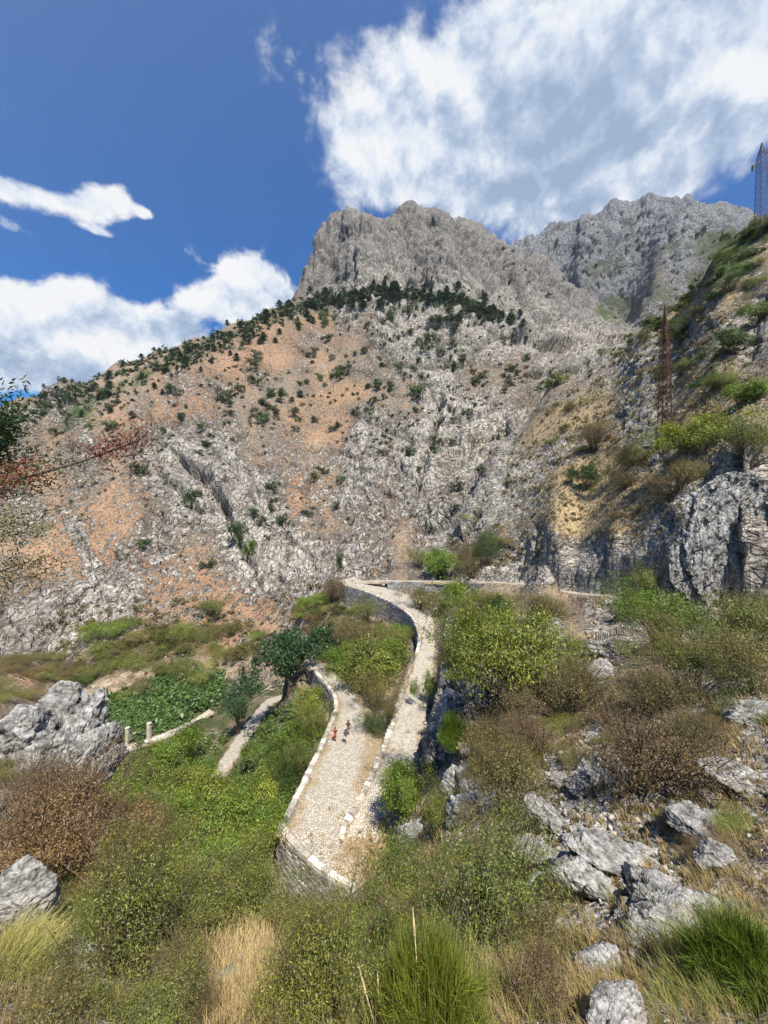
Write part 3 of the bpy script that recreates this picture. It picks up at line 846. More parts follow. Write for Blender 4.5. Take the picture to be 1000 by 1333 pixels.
for i, (px, py, w, h, lab, ry) in enumerate([
    (812, 1135, 140, 40, "widest low bedrock slab among the stones of the rock field", 0.35),
    (890, 1205, 110, 32, "low bedrock slab at the lower right corner of the rock field", 0.2),
    (712, 1135, 90, 40, "tilted bedrock slab at the left end of the rock field", 0.5),
    (925, 1085, 100, 32, "low bedrock slab with dry grass at the upper right of the rock field", 0.25),
    (838, 1118, 38, 34, "pointed grey stone standing highest on the pale rock slab", 0.4),
    (720, 1075, 60, 44, "flat grey slab at the upper left of the bare rock field", 0.6),
    (690, 1118, 60, 50, "pale block under the twiggy bush at the left of the rock field", 0.5),
    (780, 1160, 110, 60, "broad light slab in the middle of the bare rock field", 0.5),
    (862, 1175, 80, 50, "dark rimmed slab right of the broad light slab", 0.3),
    (860, 1222, 90, 44, "low worn rock with a hollow below the bare rock field", 0.2),
    (945, 1130, 60, 60, "grey rock with grass tufts at the right side of the rock field", 0.5),
    (806, 1345, 110, 34, "low pale rock among dry grass at the bottom of the picture", 0.1),
    (905, 1085, 40, 26, "small grey rock above the grass tufts at the right of the rock field", 0.3),
    (760, 1095, 40, 30, "small pale rock between the flat grey slab and the pointed stone", 0.5),
    (705, 1160, 40, 40, "narrow rock below the pale block at the left of the rock field", 0.6),
    (920, 1190, 60, 30, "long low rock beside the leaning broom at the right", 0.2),
    (745, 1135, 50, 44, "upright split rock left of the broad light slab", 0.7),
    (835, 1150, 40, 40, "grey rock under the pointed stone", 0.5),
    (730, 1020, 36, 26, "small white rock on the bare soil left of the twiggy shrub", 0.4),
    (760, 1000, 26, 20, "tiny white rock above the other white rocks left of the twiggy shrub", 0.2),
    (885, 1035, 30, 22, "small pale rock in the scree right of the twiggy shrub", 0.2),
    (930, 1040, 36, 24, "flat pale rock in the scree near the right edge", 0.1),
    (780, 1268, 70, 30, "half buried grey rock in the dry grass below the rock field", 0.1),
    (770, 1025, 46, 40, "grey stone below the big bright green bush beside the twiggy shrub", 0.3),
    (970, 1020, 70, 44, "pale broken rock under the dark hollow at the right edge", 0.2),
    (985, 940, 70, 60, "dark cave like rock at the right edge under the bushes", 0.1),
    (800, 850, 60, 36, "light boulder on the stony gap between the two largest green bushes", 0.1),
    (785, 880, 50, 34, "second boulder just below the light boulder in the stony gap", 0.2),
    (650, 830, 50, 50, "pale rock standing behind the biggest bright green bush", 0.2),
    (222, 1174, 22, 24, "small bright white stone among the olive scrub", 0.2),
    (285, 1290, 40, 26, "pale stone beside the golden grass at the bottom left", 0.1),
    (310, 1262, 22, 26, "small upright stone left of the golden grass", 0.2),
    (585, 1113, 14, 14, "round white stone on the bare soil right of the hairpin", 0.0),
    (540, 1090, 50, 26, "low grey rock beside the hairpin bend", 0.1),
    (605, 1060, 44, 60, "grey ribbed rock face left of the twiggy olive bush", 0.5),
    (582, 935, 44, 90, "steep dark rock face above the climbing lane", 0.2),
    (590, 1030, 30, 60, "narrow upright rock at the right edge of the climbing lane", 0.1),
]):
    rock(px, py + h * 0.08, w * 1.25, h * 0.85, lab, 40 + i, sub=6 if w > 45 else 5, ry=ry, rz=i * 1.3 % 0.8, rough=0.36, lam=0.30, sink=0.48, planes=26, cat="rock", name="rock")

# loose stones on the near slope and beside the paths: uncountable
def scatter_stones(regions, name):
    vs, fs, off = [], [], 0
    v0, f0 = ICO[3] if False else ico(1)
    for px, py, rx, ry, cnt, smin, smax in regions:
        for _ in range(cnt):
            x, y = RNG.normal(px, rx), RNG.normal(py, ry)
            if y < 690: continue
            b = pick(x, y)
            s = b[1] / F * (smin + (smax - smin) * RNG.random() ** 3)
            r = RNG.normal(size=(3, 3)); r, _q = np.linalg.qr(r)
            v = v0 * (1 + 0.25 * RNG.normal(size=(len(v0), 1))) * s * np.array([1, RNG.uniform(.6, 1), RNG.uniform(.4, .8)])
            vs.append(v @ r.T + b + np.array([0, 0, s * 0.2])); fs.append(f0 + off); off += len(v0)
    tag(add(name, mesh_from(name, np.concatenate(vs), tris=np.concatenate(fs), mat=M_PALE2)), kind="stuff")


M_PALE2 = stone_mat("loose_stone", 0.4, (1.05, 1.0, 0.92))
scatter_stones([(790, 1040, 120, 60, 700, .6, 5), (860, 1000, 70, 40, 500, .6, 5), (740, 1000, 40, 40, 250, .6, 5), (560, 1110, 40, 30, 300, .5, 4), (600, 960, 20, 50, 150, .6, 5), (800, 850, 30, 30, 150, .6, 5), (900, 1090, 80, 60, 400, .6, 6),
                (700, 1230, 120, 50, 250, .6, 5), (320, 1270, 60, 30, 80, 1, 6), (440, 1130, 25, 15, 150, .5, 3), (480, 1040, 12, 40, 120, .5, 2.6), (720, 1130, 60, 50, 300, .6, 5), (120, 1010, 20, 30, 60, .8, 4)], "rubble")


def near_path(b, m):
    for line in PATHLINE.values():
        d2 = ((line[:, :2] - b[:2]) ** 2).sum(1); j = d2.argmin()
        if math.sqrt(d2[j]) < line[j, 3] / 2 + m: return True
    return False


# ------------------------------------------------------------------ vegetation
def leaf_mat(name, trans=0.35, var=0.5, tone=False):
    s = NT(name)
    oc = s.n("ShaderNodeObjectInfo").outputs["Color"]
    r = s.n("ShaderNodeNewGeometry").outputs["Random Per Island"]
    f = s.ramp(r, [(0.0, (1 - var, 1 - var, 1 - var)), (0.5, (1, 1, 1)), (1.0, (1 + var * 1.1, 1 + var * 0.85, 1 + var * 0.5))])
    c = s.mix(1.0, oc, f, "MULTIPLY")
    if tone:
        c = s.mix(1.0, c, s.ramp(s.attr("tone"), [(0.0, (0.55, 0.58, 0.62)), (0.5, (1, 1, 1)), (1.0, (1.5, 1.32, 0.95))]), "MULTIPLY")
    d = s.n("ShaderNodeBsdfDiffuse"); s.set(d.inputs["Color"], c)
    g_ = s.n("ShaderNodeBsdfGlossy"); g_.inputs["Roughness"].default_value = 0.5; g_.inputs["Color"].default_value = (0.9, 0.95, 0.9, 1)
    t = s.n("ShaderNodeBsdfTranslucent"); s.set(t.inputs["Color"], s.mix(1.0, c, (1.15, 1.2, 0.55, 1), "MULTIPLY"))
    m = s.n("ShaderNodeMixShader"); m.inputs[0].default_value = trans
    s.t.links.new(d.outputs[0], m.inputs[1]); s.t.links.new(t.outputs[0], m.inputs[2])
    m2 = s.n("ShaderNodeMixShader"); m2.inputs[0].default_value = 0.04
    s.t.links.new(m.outputs[0], m2.inputs[1]); s.t.links.new(g_.outputs[0], m2.inputs[2])
    s.t.links.new(m2.outputs[0], s.out.inputs[0])
    return s.m


def bark_mat(name, c):
    s = NT(name)
    co = s.n("ShaderNodeTexCoord").outputs["Object"]
    n_ = s.noise(co, 12, 4, 0.6)
    return s.done(s.ramp(n_, [(0.3, tuple(x * 0.6 for x in c)), (0.7, tuple(x * 1.4 for x in c))]), 0.95, s.bump(n_, 0.5, 0.02), 0.1)


M_LEAF = leaf_mat("leaves", tone=True); M_DRYLEAF = leaf_mat("dry_leaves", 0.25, 0.6, tone=True); M_PLAIN = leaf_mat("blades", 0.3, 0.5); M_NEEDLE = leaf_mat("needles", 0.12, 0.45)
M_BARK = bark_mat("bark", (0.15, 0.115, 0.085)); M_TWIG = bark_mat("twig", (0.125, 0.09, 0.058))


def leaves_at(c, nrm, size, rg, asp=0.55):
    """one folded diamond leaf (two triangles sharing the midrib) per centre"""
    n = len(c)
    a = rg.normal(size=(n, 3)); a -= (a * nrm).sum(1)[:, None] * nrm; a /= np.linalg.norm(a, axis=1)[:, None] + 1e-9
    b = np.cross(nrm, a)
    s = size * rg.uniform(0.6, 1.35, n)[:, None]
    w = s * asp * rg.uniform(0.7, 1.2, (n, 1))
    v = np.stack([c - a * s, c + b * w * 0.5 + nrm * w * 0.18, c + a * s, c - b * w * 0.5 + nrm * w * 0.18], 1).reshape(-1, 3)
    q = np.arange(n * 4).reshape(-1, 4)
    return v, q


LAST_TONE = [None]


def bush_proto(seed, n_leaf, leaf, n_cl=90, lobes=5, spread=0.16, hgt=1.1, asp=0.6, upright=0.0, shell=0.45, twigs=26, gap=0.0, open_=0.0):
    """unit bush: radius about 1, base at z=0; returns (foliage mesh data, stem builder)"""
    rg = np.random.default_rng(seed)
    # lobes of the crown
    lc = np.column_stack([rg.normal(0, 0.42, lobes), rg.normal(0, 0.42, lobes), rg.uniform(0.35, 0.7, lobes) * hgt])
    lc[0] = (0, 0, 0.6 * hgt)
    lr = rg.uniform(0.36, 0.62, lobes)
    k = rg.integers(0, lobes, n_cl)
    dv = rg.normal(size=(n_cl, 3)); dv[:, 2] = np.abs(dv[:, 2]) * 1.1 - 0.35; dv /= np.linalg.norm(dv, axis=1)[:, None]
    rad = rg.uniform(shell, 1.08, n_cl) ** 0.8
    cc = lc[k] + dv * (lr[k] * rad)[:, None]
    cc[:, 2] = np.maximum(cc[:, 2], 0.05 + 0.1 * rg.random(n_cl))
    wgt = rg.uniform(0.3, 1.7, n_cl); wgt /= wgt.sum()
    ci = rg.choice(n_cl, n_leaf, p=wgt)
    csz = rg.uniform(0.6, 1.4, n_cl) * spread
    off = rg.normal(size=(n_leaf, 3)) * csz[ci][:, None] * np.array([1, 1, 0.75])
    off[:, 2] += upright * np.abs(rg.normal(size=n_leaf)) * spread
    c = cc[ci] + off
    c[:, 2] = np.abs(c[:, 2])
    out_ = c - np.array([0, 0, 0.35 * hgt]); out_ /= np.linalg.norm(out_, axis=1)[:, None] + 1e-9
    nr = out_ * 0.55 + rg.normal(size=(n_leaf, 3)) * 0.6 + np.array([0, 0, 0.35]); nr /= np.linalg.norm(nr, axis=1)[:, None]
    v, q = leaves_at(c, nr, leaf, rg, asp)
    LAST_TONE[0] = np.repeat(np.clip(rg.normal(0.5, 0.24, n_cl), 0, 1)[ci], 4)
    # stems run from the root to some clumps
    mb = MB()
    for t in rg.choice(n_cl, min(twigs, n_cl), replace=False):
        e = cc[t] * (1.12 + open_); a = np.array([rg.normal() * 0.06, rg.normal() * 0.06, -0.12])
        m = a * 0.45 + e * 0.55 + np.array([0, 0, 0.10]) + rg.normal(size=3) * 0.05
        mb.tube([a, m, e], 0.013, 0.003, 3)
        if open_ > 0:
            for _ in range(5):
                e2 = e + rg.normal(size=3) * 0.2 + np.array([0, 0, 0.08]); mb.tube([m * rg.uniform(0, .6) + e * 0.5, e2], 0.006, 0.002, 3)
    return v, q, mb


def make_proto(kind, mat, **kw):
    v, q, mb = bush_proto(**kw)
    return mesh_from(kind + "_foliage", v, quads=q, mat=mat, attrs={"tone": LAST_TONE[0]}), mb.mesh(kind + "_stem", M_TWIG)


PROTO = {}
for nm, kw, mt in [
    ("G0", dict(seed=1, n_leaf=15000, leaf=0.034, n_cl=150, lobes=6, spread=0.105), M_LEAF),
    ("G1", dict(seed=2, n_leaf=15000, leaf=0.034, n_cl=130, lobes=7, spread=0.11, hgt=1.0), M_LEAF),
    ("G2", dict(seed=3, n_leaf=14000, leaf=0.034, n_cl=170, lobes=5, spread=0.095, hgt=1.25), M_LEAF),
    ("O0", dict(seed=4, n_leaf=15000, leaf=0.025, n_cl=200, lobes=6, spread=0.11, twigs=30, open_=0.0, asp=0.5), M_DRYLEAF),
    ("O1", dict(seed=5, n_leaf=15000, leaf=0.025, n_cl=220, lobes=8, spread=0.11, hgt=0.95, twigs=30, open_=0.0, asp=0.5), M_DRYLEAF),
    ("B0", dict(seed=6, n_leaf=15000, leaf=0.019, n_cl=230, lobes=6, spread=0.12, twigs=70, open_=0.02, asp=0.45), M_DRYLEAF),
    ("B1", dict(seed=7, n_leaf=15000, leaf=0.019, n_cl=230, lobes=7, spread=0.11, hgt=0.9, twigs=70, open_=0.02, asp=0.45), M_DRYLEAF),
    ("F0", dict(seed=8, n_leaf=22000, leaf=0.020, n_cl=330, lobes=8, spread=0.075, twigs=60, asp=0.6), M_LEAF),
    ("F1", dict(seed=9, n_leaf=26000, leaf=0.018, n_cl=340, lobes=8, spread=0.085, twigs=40, open_=0.01, asp=0.5), M_DRYLEAF),
    ("S0", dict(seed=10, n_leaf=700, leaf=0.12, n_cl=34, lobes=4, spread=0.15, twigs=0), M_LEAF),
    ("S1", dict(seed=11, n_leaf=700, leaf=0.12, n_cl=30, lobes=5, spread=0.16, hgt=0.9, twigs=0), M_LEAF),
    ("S2", dict(seed=12, n_leaf=600, leaf=0.12, n_cl=26, lobes=3, spread=0.16, hgt=1.3, twigs=0), M_LEAF),
]:
    if nm[0] == "S":
        v, q, mb = bush_proto(**kw); PROTO[nm] = (mesh_from("shrub", v, quads=q, mat=mt, attrs={"tone": LAST_TONE[0]}), None)
    else:
        PROTO[nm] = make_proto("bush", mt, **kw)


def broom_proto(seed, n_cl, per, blade_w, mat, lean=0.0):
    """broom: many small sheaves of thin green shoots spread over a dome"""
    rg = np.random.default_rng(seed)
    dv = rg.normal(size=(n_cl, 3)); dv[:, 2] = np.abs(dv[:, 2]); dv /= np.linalg.norm(dv, axis=1)[:, None]
    cc = dv * rg.uniform(0.25, 0.78, n_cl)[:, None] * np.array([0.9, 0.9, 0.85]) * rg.uniform(0.75, 1.15, (n_cl, 1))
    vs, qs = [], []
    o = 0
    for i in range(n_cl):
        d0 = cc[i] * 0.75 + np.array([lean, 0, 0.6]) + rg.normal(size=3) * 0.22; d0 /= np.linalg.norm(d0)
        b_ = cc[i] + rg.normal(size=(per, 3)) * 0.055
        d_ = d0 + rg.normal(size=(per, 3)) * 0.22
        l = rg.uniform(0.12, 0.36, (per, 1))
        sd_ = rg.normal(size=(per, 3)); sd_ /= np.linalg.norm(sd_, axis=1)[:, None]; sd_ = sd_ * blade_w * rg.uniform(.6, 1.3, (per, 1))
        bend = rg.normal(size=(per, 3)) * 0.05
        for t in (0, 0.55, 1.0):
            p = b_ + d_ * l * t + bend * t * t - np.array([0, 0, 0.04]) * t * t
            vs.append(np.stack([p - sd_ * (1 - t * 0.8), p + sd_ * (1 - t * 0.8)], 1))
        blk = np.concatenate(vs[-3:], axis=1); del vs[-3:]
        vs.append(blk.reshape(-1, 3))
        k = o + np.arange(per)[:, None] * 6
        qs += [k + np.array([[0, 1, 3, 2]]), k + np.array([[2, 3, 5, 4]])]
        o += per * 6
    v = np.concatenate(vs); v[:, 2] = np.abs(v[:, 2])
    return mesh_from("broom_shoots", v, quads=np.concatenate(qs), mat=mat)


mb_ = MB()
for i in range(14):
    a = 2 * PI * i / 14; mb_.tube([[0.03 * math.cos(a), 0.03 * math.sin(a), -0.1], [0.25 * math.cos(a), 0.25 * math.sin(a), 0.3], [0.4 * math.cos(a), 0.4 * math.sin(a), 0.6]], 0.02, 0.005, 3)
PROTO["R0"] = (broom_proto(21, 240, 70, 0.0065, M_PLAIN), mb_.mesh("broom_stem", M_TWIG))
PROTO["R1"] = (broom_proto(22, 240, 70, 0.0065, M_PLAIN, -0.35), PROTO["R0"][1])

C_G = (0.14, 0.215, 0.026); C_GY = (0.205, 0.24, 0.034); C_GD = (0.050, 0.090, 0.018); C_O = (0.152, 0.175, 0.036); C_OB = (0.155, 0.142, 0.046); C_B = (0.165, 0.12, 0.06); C_BR = (0.175, 0.115, 0.055); C_J = (0.055, 0.10, 0.042); C_V = (0.085, 0.15, 0.035)


def bush(kind, px, py, w, h, col, label, group=None, d=None, name="bush", cat="bush", rz=None, lean=0.0):
    b = pick(px, py) if d is None else P(px, py, d)
    r = w * b[1] / F / 2; z = h * b[1] / F
    root = empty(name, b - np.array([0, 0, 0.08 * z]), RNG.random() * 6.28 if rz is None else rz)
    root.scale = (r / 0.95, r / 0.95, z / 1.12)
    if lean: root.rotation_euler[1] = lean
    fo, st = PROTO[kind]
    jit = 1 + 0.12 * RNG.normal()
    f = add("foliage", fo, root); f.color = (col[0] * jit, col[1] * jit, col[2] * jit, 1)
    if st is not None:
        add("stem", st, root)
    tag(root, label, cat, group)
    return root


TH = "bright green bushes of the thicket below the hairpin wall"
TL = "leafy bright green bush in the dense thicket below the hairpin wall"
for i, (px, py, w, h) in enumerate([(402, 934, 44, 36), (384, 985, 50, 40), (352, 1010, 44, 30), (352, 1042, 60, 40), (310, 1066, 80, 44), (232, 1010, 56, 30), (205, 998, 40, 22), (172, 1022, 60, 30), (212, 1036, 84, 48),
                                   (262, 1086, 104, 60), (200, 1085, 84, 50), (310, 1100, 70, 52), (312, 1136, 96, 56), (244, 1136, 96, 56), (290, 1112, 90, 50), (232, 1060, 80, 46), (338, 1058, 54, 44), (182, 1052, 60, 40), (248, 1040, 56, 34), (196, 1012, 44, 26), (300, 1160, 90, 50)]):
    bush("G%d" % (i % 3), px, py, w * 1.12, h * 1.15, C_G if i % 3 else C_GY, TL, TH)
for px, py, w, h, k, c, lab in [
    (408, 965, 42, 50, "O0", C_O, "olive brown bush against the parapet of the lower lane"),
    (372, 1030, 50, 60, "O1", C_GD, "dark bush hugging the outer side of the parapet near the hairpin"),
    (395, 1010, 40, 40, "O0", C_O, "small olive bush on the outer side of the lane parapet"),
    (322, 1168, 60, 40, "O1", C_O, "olive bush below the corner of the tall retaining wall"),
    (482, 890, 96, 62, "G0", C_GY, "bright yellow green bush filling the ground between the two lanes"),
    (450, 880, 50, 44, "G1", C_G, "green bush at the upper end of the lower lane bend"),
    (506, 886, 50, 46, "G2", C_G, "green bush against the wall of the climbing lane"),
    (490, 925, 52, 46, "O0", C_OB, "brownish bush below the yellow green one between the lanes"),
    (486, 958, 40, 38, "O1", C_GD, "dark bush at the point where the two lanes part"),
    (506, 940, 28, 30, "O0", C_OB, "narrow olive bush along the left kerb of the climbing lane"),
    (498, 846, 60, 30, "O1", C_OB, "rusty olive bush below the far end of the climbing lane"),
    (470, 842, 70, 36, "B0", C_OB, "dry brown bush in the middle of the slope between the lanes"),
    (426, 846, 76, 36, "B1", C_OB, "dry brown bush beside the dark green tree"),
    (514, 836, 40, 24, "G1", C_G, "small green bush tucked under the curving grey wall"),
    (440, 786, 36, 34, "B0", C_B, "rust brown bush at the far left end of the climbing lane"),
    (475, 812, 46, 30, "O0", C_O, "olive bush right under the grey curving wall"),
    (410, 820, 40, 26, "B1", C_B, "small brown bush on the bank above the dark green tree"),
    (558, 920, 26, 40, "G2", C_G, "green bush on the right side of the climbing lane below the rock face"),
    (526, 1060, 72, 72, "G0", C_G, "round green bush just right of the hairpin where the lanes join"),
    (572, 1080, 60, 60, "O0", C_O, "olive bush behind the round green bush at the hairpin"),
    (516, 1165, 84, 60, "G1", C_G, "green bush on the stony bank in front of the hairpin"),
    (620, 838, 66, 44, "G0", C_GD, "dark green leafy bush right of the climbing lane bend"),
    (648, 820, 50, 44, "G1", C_GD, "dark green bush behind the knob of rock right of the lane"),
    (592, 790, 52, 26, "G2", C_G, "green bush in front of the low straight wall"),
    (548, 795, 56, 26, "O0", C_OB, "olive bush at the left end of the low straight wall"),
    (640, 796, 46, 26, "O1", C_OB, "brownish bush at the right end of the low straight wall"),
    (590, 868, 34, 36, "B0", C_B, "dry brown bush at the edge of the climbing lane bend"),
    (690, 925, 190, 150, "F0", C_GY, "largest bright yellow green bush in the middle of the right slope"),
    (640, 900, 80, 80, "G2", C_G, "green bush leaning against the left side of the largest bright bush"),
    (735, 935, 110, 70, "B0", C_OB, "brown twiggy bush spilling out right of the largest bright bush"),
    (700, 812, 90, 36, "B1", C_OB, "dry reddish bush under the path behind the largest bright bush"),
    (655, 790, 50, 20, "O1", C_OB, "low olive bush at the left end of the dark cliff foot"),
    (872, 845, 120, 84, "F0", C_G, "bright green bush below the path in front of the white fluted cliff"),
    (952, 860, 130, 90, "F1", C_O, "wide olive green bush at the right edge below the fluted cliff"),
    (905, 905, 130, 70, "F1", C_O, "dense olive bush under the bright green bush of the right edge"),
    (850, 930, 120, 66, "B1", C_OB, "brown twiggy bush below the stony gap"),
    (985, 905, 90, 80, "O0", C_OB, "rusty bush at the right edge above the dark hollow"),
    (832, 1030, 140, 104, "B0", C_B, "tall bare brown twiggy shrub right above the rock field"),
    (655, 1070, 130, 96, "F1", C_OB, "wide dry olive shrub left of the rock field"),
    (594, 970, 46, 60, "R0", C_G, "green tuft of upright shoots hanging on the rock face above the lane"),
    (626, 985, 70, 56, "B1", C_OB, "dry shrub on top of the rock face above the lane"),
    (700, 985, 90, 50, "B0", C_B, "low brown shrub under the largest bright bush"),
    (905, 980, 90, 50, "B1", C_OB, "low dry shrub under the dark hollow at the right"),
    (622, 1225, 180, 150, "F1", (0.115, 0.145, 0.034, 1), "big dense olive green bush at the lower middle right"),
    (575, 1180, 90, 70, "O1", C_O, "olive bush between the hairpin bank and the big dense bush"),
    (437, 1338, 190, 146, "F1", (0.18, 0.20, 0.038, 1), "large sparse yellow green bush at the bottom left of centre"),
    (560, 1350, 170, 180, "R0", C_GY, "tall bright green broom at the bottom centre"),
    (500, 1260, 90, 80, "R1", C_GD, "blue green broom sprig behind the tall bright broom"),
    (965, 1290, 150, 130, "R1", C_G, "bright green broom with leaning shoots at the lower right edge"),
    (480, 1225, 120, 56, "O0", C_O, "olive bush right below the tall pale retaining wall"),
    (395, 1222, 100, 48, "O1", C_O, "low olive scrub bush left of the retaining wall foot"),
    (95, 1140, 200, 130, "F1", C_BR, "big rust brown dry bush in front of the pale cracked outcrop"),
    (30, 1120, 130, 110, "B0", C_B, "dark brown twiggy bush at the left edge behind the boulder"),
    (165, 1120, 110, 80, "B1", C_BR, "reddish dry bush right of the big rust brown bush"),
    (150, 1270, 190, 150, "F1", C_O, "broad olive bush right of the grey boulder"),
    (245, 1215, 150, 90, "F1", C_O, "wide olive scrub bush beside the small bright white stone"),
    (180, 1180, 120, 70, "O0", C_OB, "dry olive bush between the rust brown bush and the green thicket"),
    (60, 1345, 120, 60, "O1", C_OB, "brown olive bush in the lower left corner under the grass tuft"),
    (190, 1350, 130, 60, "O0", C_O, "olive bush on the bottom edge left of the golden grass"),
    (250, 1345, 70, 50, "B0", C_OB, "dry twiggy bush on the bottom edge beside the golden grass"),
    (330, 1215, 120, 64, "O1", C_O, "olive bush behind the golden grass"),
    (240, 1300, 110, 70, "B1", C_OB, "dry brown bush left of the golden grass"),
    (300, 1196, 90, 36, "O0", C_GD, "dark scrub bush at the rim above the thicket"),
    (700, 1230, 110, 60, "B0", C_OB, "dry grey brown shrub below the left side of the rock field"),
    (690, 1310, 120, 70, "B1", C_B, "rusty dry shrub right of the tall bright broom"),
    (912, 590, 96, 50, "G1", C_GY, "yellow green bush beside the base of the lattice pylon"),
    (962, 600, 80, 56, "O0", C_O, "olive bush on top of the white fluted crag"),
    (880, 640, 60, 40, "B0", C_OB, "brown bush below the base of the lattice pylon"),
    (978, 526, 54, 34, "G0", C_G, "rounded green bush near the right edge above the crag"),
    (940, 508, 40, 24, "O1", C_O, "olive bush in the dry grass right of the pylon"),
    (956, 462, 50, 26, "G2", C_GD, "dark green bush on the steep right slope beside a pale rock step"),
    (886, 447, 30, 30, "G1", C_GD, "dark round bush directly right of the pylon top"),
    (885, 490, 26, 20, "O0", C_O, "small olive bush right of the pylon middle"),
    (770, 637, 34, 32, "G2", C_GD, "dark green bush alone on the dry grass left of the pylon"),
    (825, 606, 44, 36, "O1", C_OB, "olive bush left of the pylon base"),
    (772, 590, 44, 36, "B0", C_B, "brown bush in the golden grass of the right slope"),
    (812, 640, 40, 28, "B1", C_OB, "dry bush below the olive one left of the pylon"),
    (575, 752, 52, 40, "G0", C_G, "green bush above the level path left of the dark cliff"),
    (612, 748, 50, 40, "B0", C_OB, "brownish bush above the level path at the dark cliff"),
    (636, 735, 36, 50, "O1", C_GD, "dark bush in the cleft at the left end of the dark cliff"),
    (545, 740, 30, 24, "O0", C_O, "small olive bush above the far bend of the path"),
    (845, 785, 50, 46, "O0", C_O, "olive bush beside the path at the foot of the fluted cliff"),
    (918, 690, 30, 20, "B0", C_OB, "tuft of dry scrub on the face of the fluted cliff"),
    (990, 420, 40, 24, "G1", C_G, "green bush at the right edge of the steep slope"),
    (950, 380, 40, 20, "O0", C_GD, "dark bush under the ridge near the upper pylon"),
]:
    bush(k, px, py, w, h, c[:3], lab)

# background scrub of the lower mountain foot and right slope, repeats
TG = "shrubs on the brown slope behind the creepers"
def scatter(n, region, kinds, cols, wr, hr, label, group, name, cat, tries=40, ok=None):
    k = 0
    while k < n:
        px, py = region()
        b = pick(px, py)
        if ok is not None and not ok(px, py, b): continue
        w = RNG.uniform(*wr); r = w * b[1] / F / 2
        me, _ = PROTO[kinds[RNG.integers(len(kinds))]]
        c = np.array(cols[RNG.integers(len(cols))]) * (1 + 0.2 * RNG.normal())
        o = add(name, me, loc=b - np.array([0, 0, r * 0.15]), rot=(0, 0, RNG.random() * 6.28), scale=(r, r, r * RNG.uniform(*hr)))
        o.color = (*np.maximum(c, 0.01), 1)
        tag(o, label, cat, group)
        k += 1


def poly_region(pts_, sd_):
    pts_ = np.array(pts_, float)
    seg = np.linalg.norm(np.diff(pts_[:, :2], axis=0), axis=1); cum_ = np.concatenate([[0], np.cumsum(seg)])
    def f():
        s = RNG.random() * cum_[-1]
        return np.interp(s, cum_, pts_[:, 0]), np.interp(s, cum_, pts_[:, 1]) + RNG.normal() * np.interp(s, cum_, pts_[:, 2]) * sd_
    return f


def ell_region(list_):
    w_ = np.array([a[2] * a[3] * (a[4] if len(a) > 4 else 1) for a in list_], float); w_ /= w_.sum()
    def f():
        a = list_[RNG.choice(len(list_), p=w_)]
        t = RNG.random() * 6.28; r = math.sqrt(RNG.random())
        return a[0] + a[2] * r * math.cos(t), a[1] + a[3] * r * math.sin(t)
    return f


scatter(46, ell_region([(190, 850, 110, 36), (260, 830, 90, 40), (110, 880, 50, 20), (190, 890, 90, 20)]), ["O0", "O1", "B0", "G1"], [C_O, C_OB, C_O, C_G, C_OB], (22, 46), (0.7, 1.0),
        "olive brown shrub on the dry foot of the mountain behind the creepers", "shrubs on the dry mountain foot", "shrub", "shrub")
scatter(30, ell_region([(20, 885, 40, 34), (70, 872, 40, 16), (10, 1015, 30, 16, 2)]), ["O0", "O1", "B0"], [C_O, C_OB, C_B], (24, 44), (0.6, 0.9),
        "olive shrub on the bank behind the pale left outcrop", "shrubs behind the left outcrop", "bush", "bush")
# pines of the wooded belt under the grey cliff
def pine_mesh(seed):
    rg = np.random.default_rng(seed)
    vs, qs, o = [], [], 0
    n = 620
    z = rg.random(n) ** 0.8
    rr = (0.42 * (1 - z) ** 0.75 + 0.05) * np.sqrt(rg.random(n)) * (0.8 + 0.35 * np.sin(z * 22 + rg.random() * 6))
    a = rg.random(n) * 6.28
    c = np.column_stack([rr * np.cos(a), rr * np.sin(a), 0.12 + z * 0.9])
    nr = rg.normal(size=(n, 3)) * 0.5 + np.array([0, 0, 0.6]); nr /= np.linalg.norm(nr, axis=1)[:, None]
    v, q = leaves_at(c, nr, 0.075, rg, 0.6)
    return mesh_from("pine_crown", v, quads=q, mat=M_NEEDLE)


tm = MB(); tm.bar([0, 0, -0.1], [0, 0, 0.5], 0.022, 0.012, 5); TRUNK = tm.mesh("pine_trunk", M_BARK)
PINES = [pine_mesh(i) for i in range(4)]
C_P = [(0.022, 0.045, 0.018), (0.032, 0.058, 0.02), (0.04, 0.066, 0.024)]
belt = poly_region([(50, 530, 22), (150, 496, 26), (220, 474, 24), (300, 444, 20), (380, 412, 16), (440, 392, 13), (520, 386, 12), (580, 392, 11), (640, 410, 9), (680, 425, 7)], 0.75)
for i in range(296):
    px, py = belt(); b = pick(px, py)
    if b[1] > 700: continue
    h = RNG.choice([5, 6.5, 8, 9.5, 12], p=[.25, .3, .25, .15, .05]) * RNG.uniform(.85, 1.15) * b[1] / F * (1.15 if px > 330 else 0.9)
    root = empty("pine_tree", b - np.array([0, 0, 0.05 * h]), RNG.random() * 6.28)
    wd = h * RNG.uniform(1.2, 1.8); root.scale = (wd, wd, h)
    o = add("crown", PINES[i % 4], root); o.color = (*np.array(C_P[RNG.integers(3)]) * RNG.uniform(0.8, 1.3), 1)
    add("trunk", TRUNK, root)
    tag(root, "small dark pine in the wooded belt along the ridge and under the grey cliff", "tree", "pines of the wooded belt")
